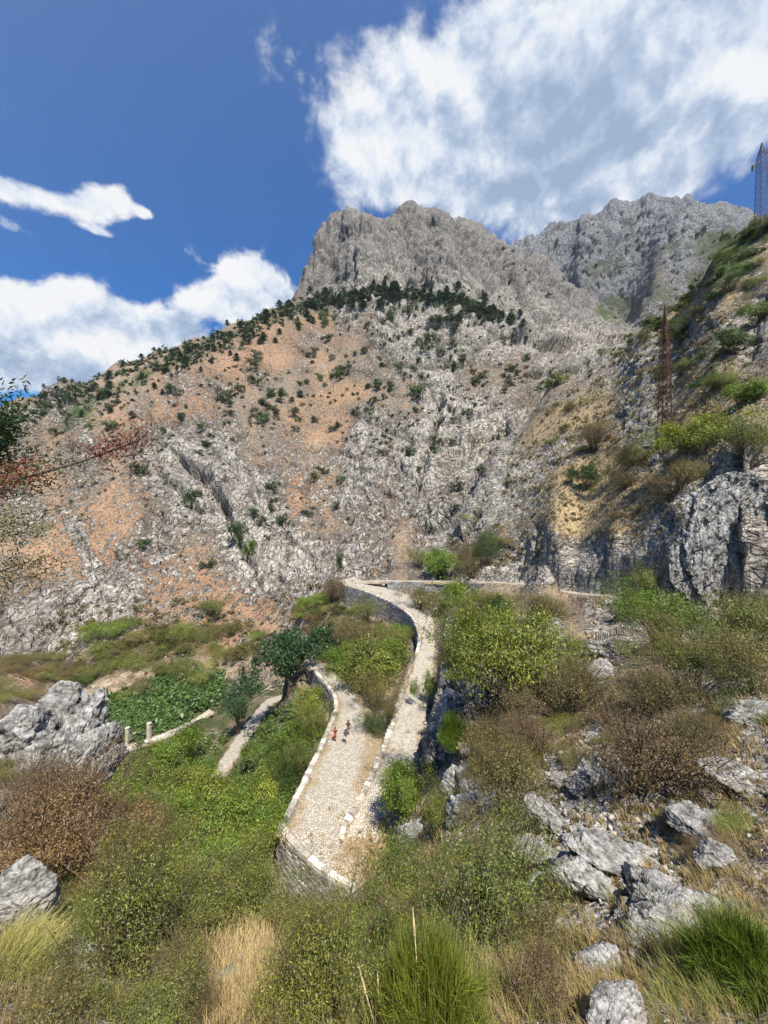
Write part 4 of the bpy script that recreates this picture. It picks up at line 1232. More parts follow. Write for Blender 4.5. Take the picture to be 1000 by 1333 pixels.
# lone shrubs on the mountain face
face = ell_region([(430, 520, 150, 110, 1.3), (560, 480, 130, 80, 1.6), (560, 600, 70, 110, 1.3), (250, 540, 160, 60, .8), (120, 560, 90, 40, 1.2), (430, 640, 130, 70, .6), (640, 450, 80, 60, 1.3), (480, 430, 140, 30, 1.2), (130, 700, 120, 60, .12), (700, 480, 40, 30, 1)])
scatter(210, face, ["S0", "S1", "S2"], [C_GD, (0.04, 0.07, 0.02), (0.07, 0.085, 0.028), (0.06, 0.09, 0.025)], (5, 19), (0.8, 1.6),
        "dark green shrub dotted on the rocky orange mountain face", "shrubs dotted on the mountain face", "shrub", "shrub", ok=lambda px, py, b: b[1] > 130 and perlin(np.array([[px / 34 + 3, py / 48, 0.5]]))[0] + RNG.normal() * 0.22 > 0.12)
for px, py, w, h, c, lab in [(315, 716, 32, 34, C_GD, "dark bush in the cleft under the pale slanting slab"), (245, 662, 24, 22, C_GD, "dark round bush on the pale slab at the left"), (176, 622, 20, 22, C_GD, "dark bush beside the hanging red leaves"),
                             (325, 728, 16, 24, C_G, "bright green bush at the lower end of the dark cleft"), (271, 741, 18, 12, C_GD, "low dark bush on the scree left of the far path bend"), (442, 745, 12, 26, C_GD, "thin dark bush just above the far path bend"),
                             (538, 520, 30, 20, C_GD, "dark green bush cluster in the upper middle of the mountain face"), (184, 712, 24, 10, C_GD, "flat dark bush in a rock crack at the left")]:
    bush("S1", px, py, w, h, c, lab, name="shrub", cat="shrub")
scatter(60, ell_region([(880, 480, 100, 60), (940, 440, 60, 60), (760, 560, 60, 50), (830, 640, 70, 40), (970, 340, 30, 50), (700, 520, 50, 30), (900, 400, 40, 20), (640, 700, 60, 40)]), ["O0", "O1", "B0", "B1", "G2"], [C_O, C_OB, C_B, C_GD, C_O], (12, 34), (0.6, 0.9),
        "olive brown shrub growing on the steep dry slope around the lattice pylon", "shrubs on the steep dry slope", "dry_shrub", "shrub", ok=lambda px, py, b: b[1] < 200)
scatter(70, ell_region([(760, 960, 140, 40), (900, 950, 90, 40), (660, 1000, 60, 40), (930, 1080, 60, 60), (560, 1130, 50, 30), (620, 880, 40, 40), (800, 900, 60, 40), (760, 790, 60, 12)]), ["O0", "O1", "B0", "B1"], [C_O, C_OB, C_B, C_OB], (26, 60), (0.5, 0.8),
        "low dry shrub among the stones of the right slope", "low dry shrubs on the right slope", "dry_shrub", "shrub")
scatter(44, ell_region([(220, 1200, 130, 60), (420, 1265, 120, 40), (90, 1180, 80, 50), (550, 1245, 70, 50), (420, 1230, 90, 14)]), ["O0", "O1", "B0", "F1"], [C_O, C_O, C_OB, C_GD], (50, 110), (0.45, 0.7),
        "low olive shrub in the scrub at the bottom of the picture", "low shrubs of the nearest scrub", "bush", "bush")
scatter(26, ell_region([(455, 850, 70, 30), (480, 940, 30, 30), (420, 800, 30, 20), (610, 806, 36, 20)]), ["O0", "O1", "B0", "G2"], [C_O, C_OB, C_OB, C_G], (26, 50), (0.6, 0.9),
        "small olive shrub on the bank between the two lanes", "small shrubs between the lanes", "bush", "bush", ok=lambda px, py, b: not near_path(b, 1.3))

scatter(46, poly_region([(1000, 300, 30), (950, 345, 24), (900, 395, 18), (850, 425, 14), (790, 455, 10), (720, 498, 10), (670, 545, 10)], 0.6), ["S0", "S1", "S2", "O0"], [C_GD, (0.06, 0.085, 0.022), C_O, C_GD], (10, 28), (0.6, 1.0),
        "dark green shrub on the crest of the steep right slope", "shrubs on the crest of the right slope", "crest_shrub", "shrub", ok=lambda px, py, b: b[1] < 230)


# far scrub that reads as a green-brown speckle: one mass
def clump_mass(name, n, region, leaf_px, per, rpx, cols, ok=None):
    groups = {i: [[], [], 0] for i in range(1)}
    vs, qs, o = [], [], 0
    for _ in range(n):
        px, py = region(); b = pick(px, py)
        if ok is not None and not ok(b): continue
        if name in ("ground_leaves", "undergrowth") and near_path(b, 1.2 if name == "undergrowth" else 1.8): continue
        s = b[1] / F
        r = RNG.uniform(*rpx) * s
        c = b + RNG.normal(size=(per, 3)) * r * np.array([0.5, 0.5, 0.35]) + np.array([0, 0, r * 0.3])
        nr = RNG.normal(size=(per, 3)) * 0.6 + np.array([0, -0.2, 0.6]); nr /= np.linalg.norm(nr, axis=1)[:, None]
        v, q = leaves_at(c, nr, leaf_px * s, RNG, 0.7)
        vs.append(v); qs.append(q + o); o += len(v)
    ob = add(name, mesh_from(name, np.concatenate(vs), quads=np.concatenate(qs), mat=M_PLAIN)); ob.color = (*cols, 1)
    return tag(ob, kind="stuff")


clump_mass("scrub", 900, ell_region([(300, 600, 300, 150), (560, 500, 170, 110, 2), (600, 370, 130, 50), (850, 330, 130, 50, 3), (760, 400, 60, 50), (200, 500, 170, 40, 2), (480, 420, 120, 30, 2)]), 1.7, 26, (1.2, 3.6), (0.052, 0.068, 0.028), ok=lambda b: b[1] > 130 and perlin(np.array([[b[0] / 45, b[1] / 45, b[2] / 45]]))[0] > -0.1)
clump_mass("woodland", 720, poly_region([(40, 535, 16), (150, 492, 22), (220, 468, 20), (300, 440, 16), (380, 408, 13), (440, 390, 10), (520, 384, 9), (600, 398, 9), (660, 418, 7)], 0.6), 1.9, 36, (1.6, 4.6), (0.046, 0.07, 0.024), ok=lambda b: 130 < b[1] < 680)
clump_mass("undergrowth", 1800, ell_region([(860, 500, 130, 110), (760, 620, 110, 70), (760, 960, 200, 90), (640, 720, 70, 40), (900, 1060, 110, 90), (800, 1130, 120, 80), (760, 1250, 150, 40), (200, 830, 150, 50, 2), (460, 850, 80, 50, 2), (400, 790, 50, 30)]), 1.9, 40, (2.0, 6.5), (0.17, 0.135, 0.062), ok=lambda b: b[1] < 160)
clump_mass("creeper", 700, poly_region([(100, 945, 18), (150, 940, 26), (200, 920, 30), (250, 905, 24), (290, 900, 12)], 0.55), 3.0, 60, (4, 9), C_V, ok=lambda b: b[1] > 70)
clump_mass("ground_leaves", 1500, ell_region([(270, 1060, 110, 100), (360, 980, 60, 60), (210, 1030, 70, 50)]), 2.6, 40, (4, 9), (0.085, 0.125, 0.026), ok=lambda b: 26 < b[1] < 80)

# dry grass of the near slope and golden tufts further off
def grass(name, regions, col, mat=M_PLAIN):
    vs, qs, o = [], [], 0
    for px, py, rx, ry, tufts, blades, hpx, lean in regions:
        for _ in range(tufts):
            x, y = RNG.normal(px, rx), RNG.normal(py, ry)
            b = pick(x, min(y, 1500))
            s = b[1] / F
            n = blades
            base = b + RNG.normal(size=(n, 3)) * np.array([1, 1, 0]) * hpx * s * 0.16
            h = hpx * s * RNG.uniform(0.45, 1.1, n)
            az_ = RNG.random(n) * 6.28
            l = np.stack([np.cos(az_), np.sin(az_), 0 * az_], 1) * RNG.uniform(0.1, 0.6, (n, 1)) + np.array([lean, -0.15, 0])
            sd_ = np.stack([np.cos(az_ + 1.3), np.sin(az_ + 1.3) * 0.4, 0 * az_], 1) * (max(0.55 * s, 0.0016))
            for t in (0, 0.45, 0.8, 1.0):
                p = base + np.stack([0 * h, 0 * h, h * (t - 0.25 * t * t * np.linalg.norm(l, axis=1))], 1) + l * (h * t ** 1.8)[:, None]
                vs.append(np.stack([p - sd_ * (1.02 - t * 0.8), p + sd_ * (1.02 - t * 0.8)], 1))
            blk = np.concatenate(vs[-4:], axis=1)
            del vs[-4:]
            vs.append(blk.reshape(-1, 3))
            k = o + np.arange(n)[:, None] * 8
            for j in range(3):
                qs.append(k + np.array([[j * 2, j * 2 + 1, j * 2 + 3, j * 2 + 2]]))
            o += n * 8
    ob = add(name, mesh_from(name, np.concatenate(vs), quads=np.concatenate(qs), mat=mat)); ob.color = (*col, 1)
    return tag(ob, kind="stuff")


grass("straw_grass", [(325, 1265, 26, 40, 300, 30, 34, 0.05), (310, 1320, 40, 14, 80, 26, 34, 0)], (0.5, 0.39, 0.215))
grass("dry_grass", [(800, 1290, 160, 36, 520, 18, 24, -0.25), (850, 1110, 130, 90, 480, 16, 13, -0.2), (960, 1160, 50, 60, 160, 18, 22, -0.3), (700, 1270, 80, 30, 160, 18, 24, -0.1),
                    (740, 980, 120, 50, 180, 11, 9, 0), (60, 1320, 60, 14, 40, 22, 34, 0.1), (200, 1320, 80, 20, 70, 16, 26, 0.1), (480, 1120, 50, 25, 260, 10, 9, 0), (560, 1110, 50, 40, 240, 12, 11, 0), (400, 1310, 100, 25, 80, 14, 28, 0),
                    (150, 1180, 120, 60, 160, 14, 16, 0), (960, 980, 60, 60, 300, 12, 14, -0.2)], (0.40, 0.31, 0.165))
grass("golden_grass", [(720, 610, 60, 45, 700, 10, 3.6, 0), (810, 655, 70, 40, 800, 10, 4.5, 0), (880, 480, 60, 60, 600, 10, 3.6, 0), (930, 560, 50, 30, 300, 10, 5, 0), (760, 540, 50, 30, 400, 10, 3.4, 0), (430, 775, 25, 20, 200, 8, 4, 0), (650, 745, 50, 15, 120, 8, 4, 0)], (0.33, 0.26, 0.16))
grass("green_grass", [(520, 1310, 60, 30, 160, 18, 60, 0), (940, 1270, 60, 40, 240, 18, 40, -0.3), (300, 1290, 200, 40, 300, 12, 26, 0), (620, 1290, 90, 40, 200, 14, 34, 0)], (0.26, 0.28, 0.09))
tg = grass("grass_tuft", [(22, 1262, 16, 8, 60, 60, 60, 0.5)], (0.42, 0.40, 0.15))

# the dark green tree beside the lower bend, and the blue-green trees left of it
def tree(px, py, w, h, col, label, seed, kind, mat=None, name="tree", d=None, trunk_r=0.03, cat="tree"):
    b = pick(px, py) if d is None else P(px, py, d)
    r = w * b[1] / F / 2; z = h * b[1] / F
    root = tag(empty(name, b - np.array([0, 0, 0.05 * z])), label, cat)
    root.scale = (r, r, z)
    v, q, mb = bush_proto(seed=seed, **kind)
    v = v * np.array([1, 1, 0.68]) + np.array([0, 0, 0.24])
    rg = np.random.default_rng(seed)
    f = add("crown", mesh_from("crown", v, quads=q, mat=mat or M_LEAF, attrs={"tone": LAST_TONE[0]}), root); f.color = (*col, 1)
    tb = MB(); tb.tube([[0, 0, -0.12], [0.03, 0.02, 0.2], [0.0, 0.05, 0.5]], 0.09, 0.04, 7)
    for i in range(9):
        a = rg.random() * 6.28
        tb.tube([[0.0, 0.02, rg.uniform(0.15, 0.4)], [0.3 * math.cos(a), 0.3 * math.sin(a), rg.uniform(0.42, 0.6)], [0.62 * math.cos(a), 0.62 * math.sin(a), rg.uniform(0.5, 0.85)]], 0.04, 0.01, 5)
    add("trunk", tb.mesh("trunk", M_BARK), root)
    return root


TK = dict(n_leaf=13000, leaf=0.045, n_cl=120, lobes=9, spread=0.10, hgt=1.1)
tree(377, 908, 88, 92, (0.034, 0.078, 0.022), "dark green spreading tree beside the bend of the lower lane", 51, TK, M_NEEDLE)
tree(310, 958, 44, 74, C_J, "tall blue green tree left of the lower zigzag path", 52, TK, M_NEEDLE)

# ------------------------------------------------------------------ near tree whose branches enter from the left edge
tb0 = P(-105, 1130, 8.6)
tb0[2] = ground(tb0[0], tb0[1]) if tb0[0] / tb0[1] > U[0] else tb0[2]
nt = tag(empty("tree", tb0), "near tree with dark green and rust red leaves reaching in from the left edge", "tree")
trk = MB(); top_ = P(-110, 560, 8.6) - tb0
trk.tube([np.array([0, 0, -0.4]), top_ * 0.35 + np.array([0.15, 0, 0]), top_ * 0.7, top_], 0.20, 0.10, 9)
trk.build("trunk", M_BARK, nt, True)
def bough(pix, r0):
    pp = [P(a, b_, c_) - tb0 for a, b_, c_ in pix]
    m_ = MB(); m_.tube(pp, r0, r0 * 0.25, 6); m_.build("bough", M_BARK, nt)
    return catmull(pp, 0.1)
bs = [bough([(-110, 640, 8.6), (-60, 590, 8.4), (-20, 550, 8.2), (0, 525, 8.1)], 0.06), bough([(-108, 620, 8.6), (-60, 590, 8.5), (-15, 570, 8.4)], 0.06), bough([(-110, 680, 8.6), (-40, 640, 8.3), (40, 620, 8.0), (110, 600, 7.8), (150, 585, 7.7), (185, 572, 7.6)], 0.045),
      bough([(-108, 740, 8.6), (-40, 700, 8.2), (20, 680, 8.0), (55, 690, 7.9)], 0.04), bough([(-105, 800, 8.6), (-40, 760, 8.2), (25, 735, 8.0), (60, 742, 8)], 0.035)]
def spray(line, n, frm, sd_, size, col, name, mat=None, to=1.0):
    rg = RNG
    i0 = int(len(line) * frm)
    mat = M_PLAIN
    k = i0 + (rg.random(n) ** 0.8 * (len(line) * to - i0 - 1)).astype(int)
    cl_ = rg.normal(size=(40, 3)) * sd_
    c = line[k] + cl_[rg.integers(0, 40, n)] + rg.normal(size=(n, 3)) * sd_ * 0.35
    nr = rg.normal(size=(n, 3)); nr /= np.linalg.norm(nr, axis=1)[:, None]
    v, q = leaves_at(c, nr, size, rg, 0.6)
    o = add(name, mesh_from(name, v, quads=q, mat=mat), nt); o.color = (*col, 1)
spray(bs[0], 9000, 0.0, 0.30, 0.06, (0.045, 0.08, 0.022), "crown")
spray(bs[1], 9000, 0.0, 0.36, 0.06, (0.022, 0.042, 0.015), "crown")
spray(bs[2], 1300, 0.2, 0.20, 0.045, (0.26, 0.07, 0.03), "foliage", to=0.62)
spray(bs[2], 1500, 0.1, 0.24, 0.045, (0.07, 0.085, 0.025), "foliage", to=0.7)
spray(bs[2], 1300, 0.8, 0.20, 0.04, (0.20, 0.06, 0.03), "foliage", M_DRYLEAF)
spray(bs[3], 2000, 0.2, 0.26, 0.04, (0.11, 0.12, 0.035), "foliage")
spray(bs[4], 2000, 0.2, 0.26, 0.04, (0.13, 0.115, 0.04), "foliage", M_DRYLEAF)

# tall dry stalks at the bottom centre
for i, (x0, x1, y1, lab) in enumerate([(545, 538, 1190, "tallest dry straw stalk rising in front of the broom"), (530, 517, 1242, "dry straw stalk leaning left of the tallest stalk"), (500, 468, 1262, "bent dry stalk at the left of the straw stalks"), (556, 541, 1222, "straw stalk just right of the tallest stalk"), (490, 492, 1275, "short pale stalk at the left foot of the broom")]):
    a, b_ = P(x0, 1420, 3.3), P(x1, y1, 3.7)
    m_ = MB(); mid = (a + b_) / 2 + np.array([0.03, 0, 0.02]); m_.tube([a, mid, b_], 0.008, 0.003, 5)
    o = m_.build("stalk", None); o.data.materials.append(M_STRAW) if False else None
    hd = MB(); dr = (b_ - mid) / np.linalg.norm(b_ - mid)
    hd.tube([b_ - dr * 0.16, b_ - dr * 0.05, b_ + dr * 0.05], 0.012, 0.003, 5)
    o.data.materials.append(bpy.data.materials.get("straw") or bark_mat("straw", (0.52, 0.42, 0.25)))
    h_ = hd.build("seed_head", o.data.materials[0], o)
    tag(o, lab, "grass stalk")


# ------------------------------------------------------------------ pylons
def metal_mat(name, c, c2):
    s = NT(name)
    co = s.n("ShaderNodeTexCoord").outputs["Object"]
    n_ = s.noise(co, 0.8, 4, 0.6)
    return s.done(s.ramp(n_, [(0.35, c), (0.65, c2)]), 0.75, None, 0.3)


M_RUST = metal_mat("rusted_steel", (0.06, 0.028, 0.022), (0.16, 0.07, 0.045)); M_STEEL = metal_mat("weathered_steel", (0.10, 0.085, 0.12), (0.19, 0.16, 0.2)); M_INS = metal_mat("insulator_glass", (0.03, 0.035, 0.03), (0.05, 0.06, 0.05))


def pylon(base, H, wb, wt, mat, label, arms, neck=0.74, rz=0.6, r=0.065):
    root = tag(empty("lattice_pylon", base, rz), label, "pylon")
    def hw(z):
        f = z / H
        return (wb + (wt - wb) * min(f / neck, 1)) / 2 * (1 if f < neck else max(0.04, 1 - (f - neck) / (1 - neck)))
    cs = [(-1, -1), (1, -1), (1, 1), (-1, 1)]
    pt = lambda c, z: np.array([c[0] * hw(z), c[1] * hw(z), z])
    for c in cs:
        m = MB(); m.tube([pt(c, -0.8), pt(c, H * neck), pt(c, H)], r, r * 0.75, 4); m.build("leg", mat, root)
    lv = [0.0]
    while lv[-1] < H * 0.97:
        lv.append(lv[-1] + max(0.55, hw(lv[-1]) * 1.75))
    lv[-1] = H * 0.985
    for i in range(4):
        a, b = cs[i], cs[(i + 1) % 4]
        m = MB()
        for z0, z1 in zip(lv[:-1], lv[1:]):
            m.bar(pt(a, z0), pt(b, z1), r * 0.45); m.bar(pt(b, z0), pt(a, z1), r * 0.45); m.bar(pt(a, z1), pt(b, z1), r * 0.45)
        m.build("bracing", mat, root)
    for z, ln, ang_, ins in arms:
        m = MB(); d = np.array([math.cos(ang_), math.sin(ang_), 0]); n = np.array([-d[1], d[0], 0])
        w_ = hw(z)
        tip = d * ln + np.array([0, 0, z + 0.1])
        for sg in (-1, 1):
            m.bar(d * w_ + n * w_ * sg + np.array([0, 0, z]), tip, r * 0.6); m.bar(d * w_ + n * w_ * sg + np.array([0, 0, z + 0.9]), tip, r * 0.5)
            for t in (0.3, 0.6):
                p0 = (d * w_ + n * w_ * sg + np.array([0, 0, z])) * (1 - t) + tip * t; p1 = (d * w_ + n * w_ * sg + np.array([0, 0, z + 0.9])) * (1 - t) + tip * t
                m.bar(p0, p1, r * 0.4)
        a_ = m.build("crossarm", mat, root)
        if ins:
            k = MB(); k.bar(tip, tip - np.array([0, 0, ins]), 0.05, n=6)
            for j in range(7):
                zz_ = tip - np.array([0, 0, 0.2 + (ins - 0.3) * j / 7]); k.bar(zz_, zz_ - np.array([0, 0, 0.1]), 0.16, 0.22, n=8)
            k.build("insulator", M_INS, a_)
    fb = MB()
    for c in cs:
        fb.box(pt(c, -0.5), np.array([0.3, 0, 0]), np.array([0, 0.3, 0]), np.array([0, 0, 0.45]), 0.85)
    fb.build("footing", M_WALLG, root)
    return root


pb = pick(864, 592)
pylon(pb, (592 - 398) * pb[1] / F, 1.9, 1.15, M_RUST, "tall rust red lattice pylon standing on the dry right slope", [(16.0 / 24 * (194 * pb[1] / F), 1.9, 2.0, 0), (16.0 / 24 * (194 * pb[1] / F), 1.9, 2.0 - PI, 0), (0.83 * 194 * pb[1] / F, 1.5, 2.0, 0), (0.83 * 194 * pb[1] / F, 1.5, 2.0 - PI, 0)], 0.72, 0.5, 0.10)
ub = pick(993, 300); ud = max(ub[1], 90.0)
uq = P(992, 300, ud); uq[2] = ground(uq[0], uq[1])
UH = P(992, 186, ud)[2] - uq[2]
k_ = ud / F
pylon(uq, UH, 10.5 * k_, 7 * k_, M_STEEL, "violet grey lattice pylon with a hanging insulator on the ridge at the right edge", [(UH - 30 * k_, 12.5 * k_, PI, 8 * k_), (UH - 12 * k_, 13 * k_, 0.2, 0), (UH - 32 * k_, 14 * k_, 0.1, 8 * k_)], 0.82, 0.0, 0.11)

# sagging power lines, far left
for i, (ya, yb, xb, lab) in enumerate([(418, 484, 118, "highest of the three thin power lines at the left in the sky"), (440, 492, 100, "middle one of the three thin power lines at the left in the sky"), (466, 502, 80, "lowest of the three thin power lines at the left in the sky")]):
    a, b_ = P(-260, ya - 120, 330), P(xb + 40, yb + 22, 520)
    ps = [a * (1 - t) + b_ * t - np.array([0, 0, 9 * 4 * t * (1 - t)]) for t in np.linspace(0, 1, 24)]
    m_ = MB(); m_.tube(ps, 0.10, 0.10, 4)
    tag(m_.build("power_line", M_STEEL), lab, "cable")

# dry stone block wall beside the pylon base
wl = catmull([list(P(838, 556, pb[1] + 1.5)) + [4.0], list(P(858, 556, pb[1] + 0.6)) + [4.0]], 0.3)
stone_wall(wl[::-1].copy(), 0.30, (0.25, 0.7), mat=M_WALLD, label="stacked stone buttress wall just left of the rust red pylon base")

# posts on the valley wall, railing by the dark tree
M_CONC = stone_mat("weathered_concrete", 2.0, (1.35, 1.33, 1.28))
for px, py, h, lab in [(166, 964, 21, "left concrete post on the pale valley wall"), (194, 957, 20, "right concrete post on the pale valley wall")]:
    b = PZ(px, py + 6, -53.6); s = b[1] / F
    o = tag(empty("concrete_post", b), lab, "post")
    m_ = MB(); m_.box(np.array([0, 0, h * s / 2]), np.array([2.1 * s, 0, 0]), np.array([0, 2.1 * s, 0]), np.array([0, 0, h * s / 2 + 0.3]), 0.92, 0.01); m_.build("shaft", M_CONC, o)
    m_ = MB(); m_.box(np.array([0, 0, h * s + 0.25]), np.array([2.5 * s, 0, 0]), np.array([0, 2.5 * s, 0]), np.array([0, 0, 0.07]), 0.8, 0.01); m_.build("post_top", M_CONC, o)
for px, py, h, lab in [(143, 972, 14, "thin metal post left of the concrete posts"), (122, 978, 12, "thin metal post nearest the pale cracked outcrop")]:
    b = PZ(px, py + 4, -53.2); s = b[1] / F
    m_ = MB(); m_.bar([0, 0, -0.4], [0, 0, h * s], 0.07, n=6); m_.bar([0, 0, h * s], [0, 0, h * s + 0.12], 0.1, 0.04, n=6)
    o = m_.build("fence_post", M_CONC); o.location = b; tag(o, lab, "post")
rb = PZ(372, 912, -43.6)
rl = tag(empty("railing", rb), "rusty metal railing below the dark green spreading tree", "railing")
for i in range(5):
    m_ = MB(); m_.bar([i * 1.5, -i * 0.2, -0.3], [i * 1.5, -i * 0.2, 1.5], 0.06); m_.build("rail_post", M_RUST, rl)
for z in (0.7, 1.4):
    m_ = MB(); m_.bar([-0.1, 0, z], [6.1, -0.8, z], 0.05); m_.build("rail", M_RUST, rl)


# ------------------------------------------------------------------ hikers
def flat_mat(name, c, rough=0.8):
    s = NT(name)
    co = s.n("ShaderNodeTexCoord").outputs["Object"]
    n_ = s.noise(co, 9, 3, 0.6)
    return s.done(s.ramp(n_, [(0.3, tuple(x * 0.8 for x in c)), (0.7, tuple(min(1, x * 1.15) for x in c))]), rough, None, 0.3)


def skin(name, verts, edges, radii, root_i, mat, parent, sub=1):
    me = bpy.data.meshes.new(name); me.from_pydata([tuple(v) for v in verts], edges, [])
    o = bpy.data.objects.new(name, me); COL.objects.link(o)
    md = o.modifiers.new("skin", "SKIN")
    for i, sv in enumerate(me.skin_vertices[0].data):
        r = radii[i]; sv.radius = (r, r) if not isinstance(r, tuple) else r
        sv.use_root = (i == root_i)
    sb = o.modifiers.new("sub", "SUBSURF"); sb.levels = sub; sb.render_levels = sub
    dg = bpy.context.evaluated_depsgraph_get()
    m2 = bpy.data.meshes.new_from_object(o.evaluated_get(dg))
    bpy.data.objects.remove(o, do_unlink=True)
    m2.materials.clear(); m2.materials.append(mat)
    m2.polygons.foreach_set("use_smooth", np.ones(len(m2.polygons), bool))
    return add(name, m2, parent)


SKIN = flat_mat("skin", (0.42, 0.24, 0.16))


def hiker(px, py, z, H, rz, label, top_c, leg_c, hair_c, skirt=False, hat=None, step=0.16, arm=0.12, pack=None):
    b = PZ(px, py, z)
    root = tag(empty("person", b, rz), label, "person")
    k = H / 1.75
    V = [(0, 0, .95), (0, 0, 1.15), (0, .01, 1.38), (0, 0, 1.48), (0, -.01, 1.55), (0, -.02, 1.66), (0, -.01, 1.74)]
    R = [(.15, .12), (.13, .10), (.15, .10), (.055, .055), (.075, .085), (.082, .10), (.05, .06)]
    E = [(i, i + 1) for i in range(6)]
    for s in (-1, 1):
        i = len(V); st = step * s
        V += [(.10 * s, 0, .88), (.105 * s, -st * .55 - .02, .50), (.10 * s, -st * 1.0 + (.05 if st < 0 else 0), .09), (.11 * s, -st - .16, .03)]
        R += [.095, .062, .042, .035]; E += [(0, i), (i, i + 1), (i + 1, i + 2), (i + 2, i + 3)]
        i = len(V)
        V += [(.19 * s, .01, 1.40), (.25 * s, arm * s * .3 + .03, 1.13), (.24 * s, arm * s - .08, .90), (.235 * s, arm * s - .10, .83)]
        R += [.058, .042, .032, .030]; E += [(2, i), (i, i + 1), (i + 1, i + 2), (i + 2, i + 3)]
        for f in range(5):
            j = len(V); off = (f - 2) * .018
            dz = (.03, .075, .085, .078, .06)[f]
            V += [(.235 * s + (.03 * -s if f == 0 else 0), arm * s - .10 + off, .81 - dz * .5), (.225 * s + (.035 * -s if f == 0 else 0), arm * s - .105 + off, .80 - dz)]
            R += [.009, .007]; E += [(i + 3, j), (j, j + 1)]
    V = [np.array(v) * k for v in V]; R = [tuple(x * k for x in r) if isinstance(r, tuple) else r * k for r in R]
    body = skin("body", V, E, R, 0, SKIN, root)
    fm = MB()
    hd = V[5]
    for s in (-1, 1):
        fm.ball(hd + np.array([.033 * s, -.095, .005]) * k, .012 * k, n=6, m=4)
    fm.build("eye", flat_mat("eye", (0.03, 0.03, 0.03)), root)
    mo = MB(); mo.ball(hd + np.array([0, -.105, -.025]) * k, .016 * k, (.7, 1, 1.2), 6, 4); mo.build("nose", SKIN, root)
    mo = MB(); mo.ball(hd + np.array([0, -.088, -.065]) * k, .022 * k, (1.1, .5, .35), 6, 4); mo.build("mouth", flat_mat("lips", (0.35, 0.12, 0.1)), root)
    for s in (-1, 1):
        mo = MB(); mo.ball(hd + np.array([.088 * s, 0, -.01]) * k, .03 * k, (.4, .7, 1), 6, 4); mo.build("ear", SKIN, root)
    hm = MB(); hm.ball(hd + np.array([0, .022, .035]) * k, .112 * k, (.95, 1.0, .95), 12, 8); hm.ball(hd + np.array([0, .07, -.05]) * k, .075 * k, (1, .7, 1.3), 8, 6); hm.build("hair", flat_mat("hair", hair_c), root, True)
    T = [(0, 0, .90), (0, 0, 1.15), (0, .01, 1.38), (0, 0, 1.46)]
    TE = [(0, 1), (1, 2), (2, 3)]; TR = [(.175, .145), (.15, .12), (.17, .12), (.08, .08)]
    for s in (-1, 1):
        i = len(T); T += [(.20 * s, .01, 1.40), (.245 * s, .03 + arm * s * .2, 1.22)]; TR += [.075, .06]; TE += [(2, i), (i, i + 1)]
    skin("shirt", [np.array(v) * k for v in T], TE, [tuple(x * k for x in r) if isinstance(r, tuple) else r * k for r in TR], 0, flat_mat("cloth", top_c), root)
    if skirt:
        S_ = [(0, 0, .98), (0, 0, .75), (0, 0, .45)]; skin("skirt", [np.array(v) * k for v in S_], [(0, 1), (1, 2)], [(.16 * k, .13 * k), (.19 * k, .16 * k), (.24 * k, .20 * k)], 0, flat_mat("cloth", leg_c), root)
    else:
        S_ = [(0, 0, .97)]; SR = [(.165 * k, .135 * k)]; SE = []
        for s in (-1, 1):
            i = len(S_); S_ += [(.10 * s, 0, .86), (.105 * s, -step * s * .45 - .015, .55)]; SR += [.11 * k, .085 * k]; SE += [(0, i), (i, i + 1)]
        skin("shorts", [np.array(v) * k for v in S_], SE, SR, 0, flat_mat("cloth", leg_c), root)
    if hat:
        h_ = MB(); h_.bar(hd + np.array([0, .01, .05]) * k, hd + np.array([0, .01, .063]) * k, .19 * k, .19 * k, 16); h_.bar(hd + np.array([0, .01, .06]) * k, hd + np.array([0, .01, .15]) * k, .115 * k, .095 * k, 14); h_.build("hat", flat_mat("straw_hat", hat), root)
    if pack:
        p_ = MB(); p_.box(np.array([0, .22, 1.22]) * k, np.array([.15, 0, 0]) * k, np.array([0, .09, 0]) * k, np.array([0, 0, .24]) * k, 0.85, 0.008); p_.build("backpack", flat_mat("pack_cloth", pack), root)
    return root


hiker(436.5, 966, -28.02, 1.72, 0.2, "person in a dark red dress walking down the lower lane at its left side", (0.27, 0.012, 0.02), (0.27, 0.012, 0.02), (0.05, 0.03, 0.02), skirt=True)
hiker(450, 969, -28.0, 1.72, -0.15, "person in a dark top and pale shorts walking beside the one in red", (0.05, 0.055, 0.07), (0.6, 0.6, 0.62), (0.02, 0.016, 0.014), step=0.2)
hiker(453.5, 957, -28.1, 1.78, 0.1, "person with a brown hat and dark clothes following behind the other two", (0.05, 0.045, 0.045), (0.07, 0.06, 0.06), (0.04, 0.03, 0.02), hat=(0.2, 0.11, 0.06), step=0.14, pack=(0.10, 0.09, 0.08))
# ------------------------------------------------------------------ camera, sun, sky
cam = bpy.data.cameras.new("camera"); cam.sensor_fit = "HORIZONTAL"; cam.sensor_width = 36; cam.lens = 18.0
cam.clip_start = 0.05; cam.clip_end = 20000
co = bpy.data.objects.new("camera", cam); COL.objects.link(co)
co.location = (0, 0, 0); co.rotation_euler = (PI / 2, 0, 0)
scene.camera = co

SUN_AZ, SUN_EL = math.radians(158), math.radians(58)           # azimuth clockwise from the view direction (+Y)
sd = Vector((math.sin(SUN_AZ) * math.cos(SUN_EL), math.cos(SUN_AZ) * math.cos(SUN_EL), math.sin(SUN_EL)))
sl = bpy.data.lights.new("sun", "SUN"); sl.energy = 4.6; sl.angle = math.radians(0.53); sl.color = (1.0, 0.945, 0.85)
so = bpy.data.objects.new("sun", sl); COL.objects.link(so)
so.rotation_euler = (-sd).to_track_quat("-Z", "Y").to_euler()

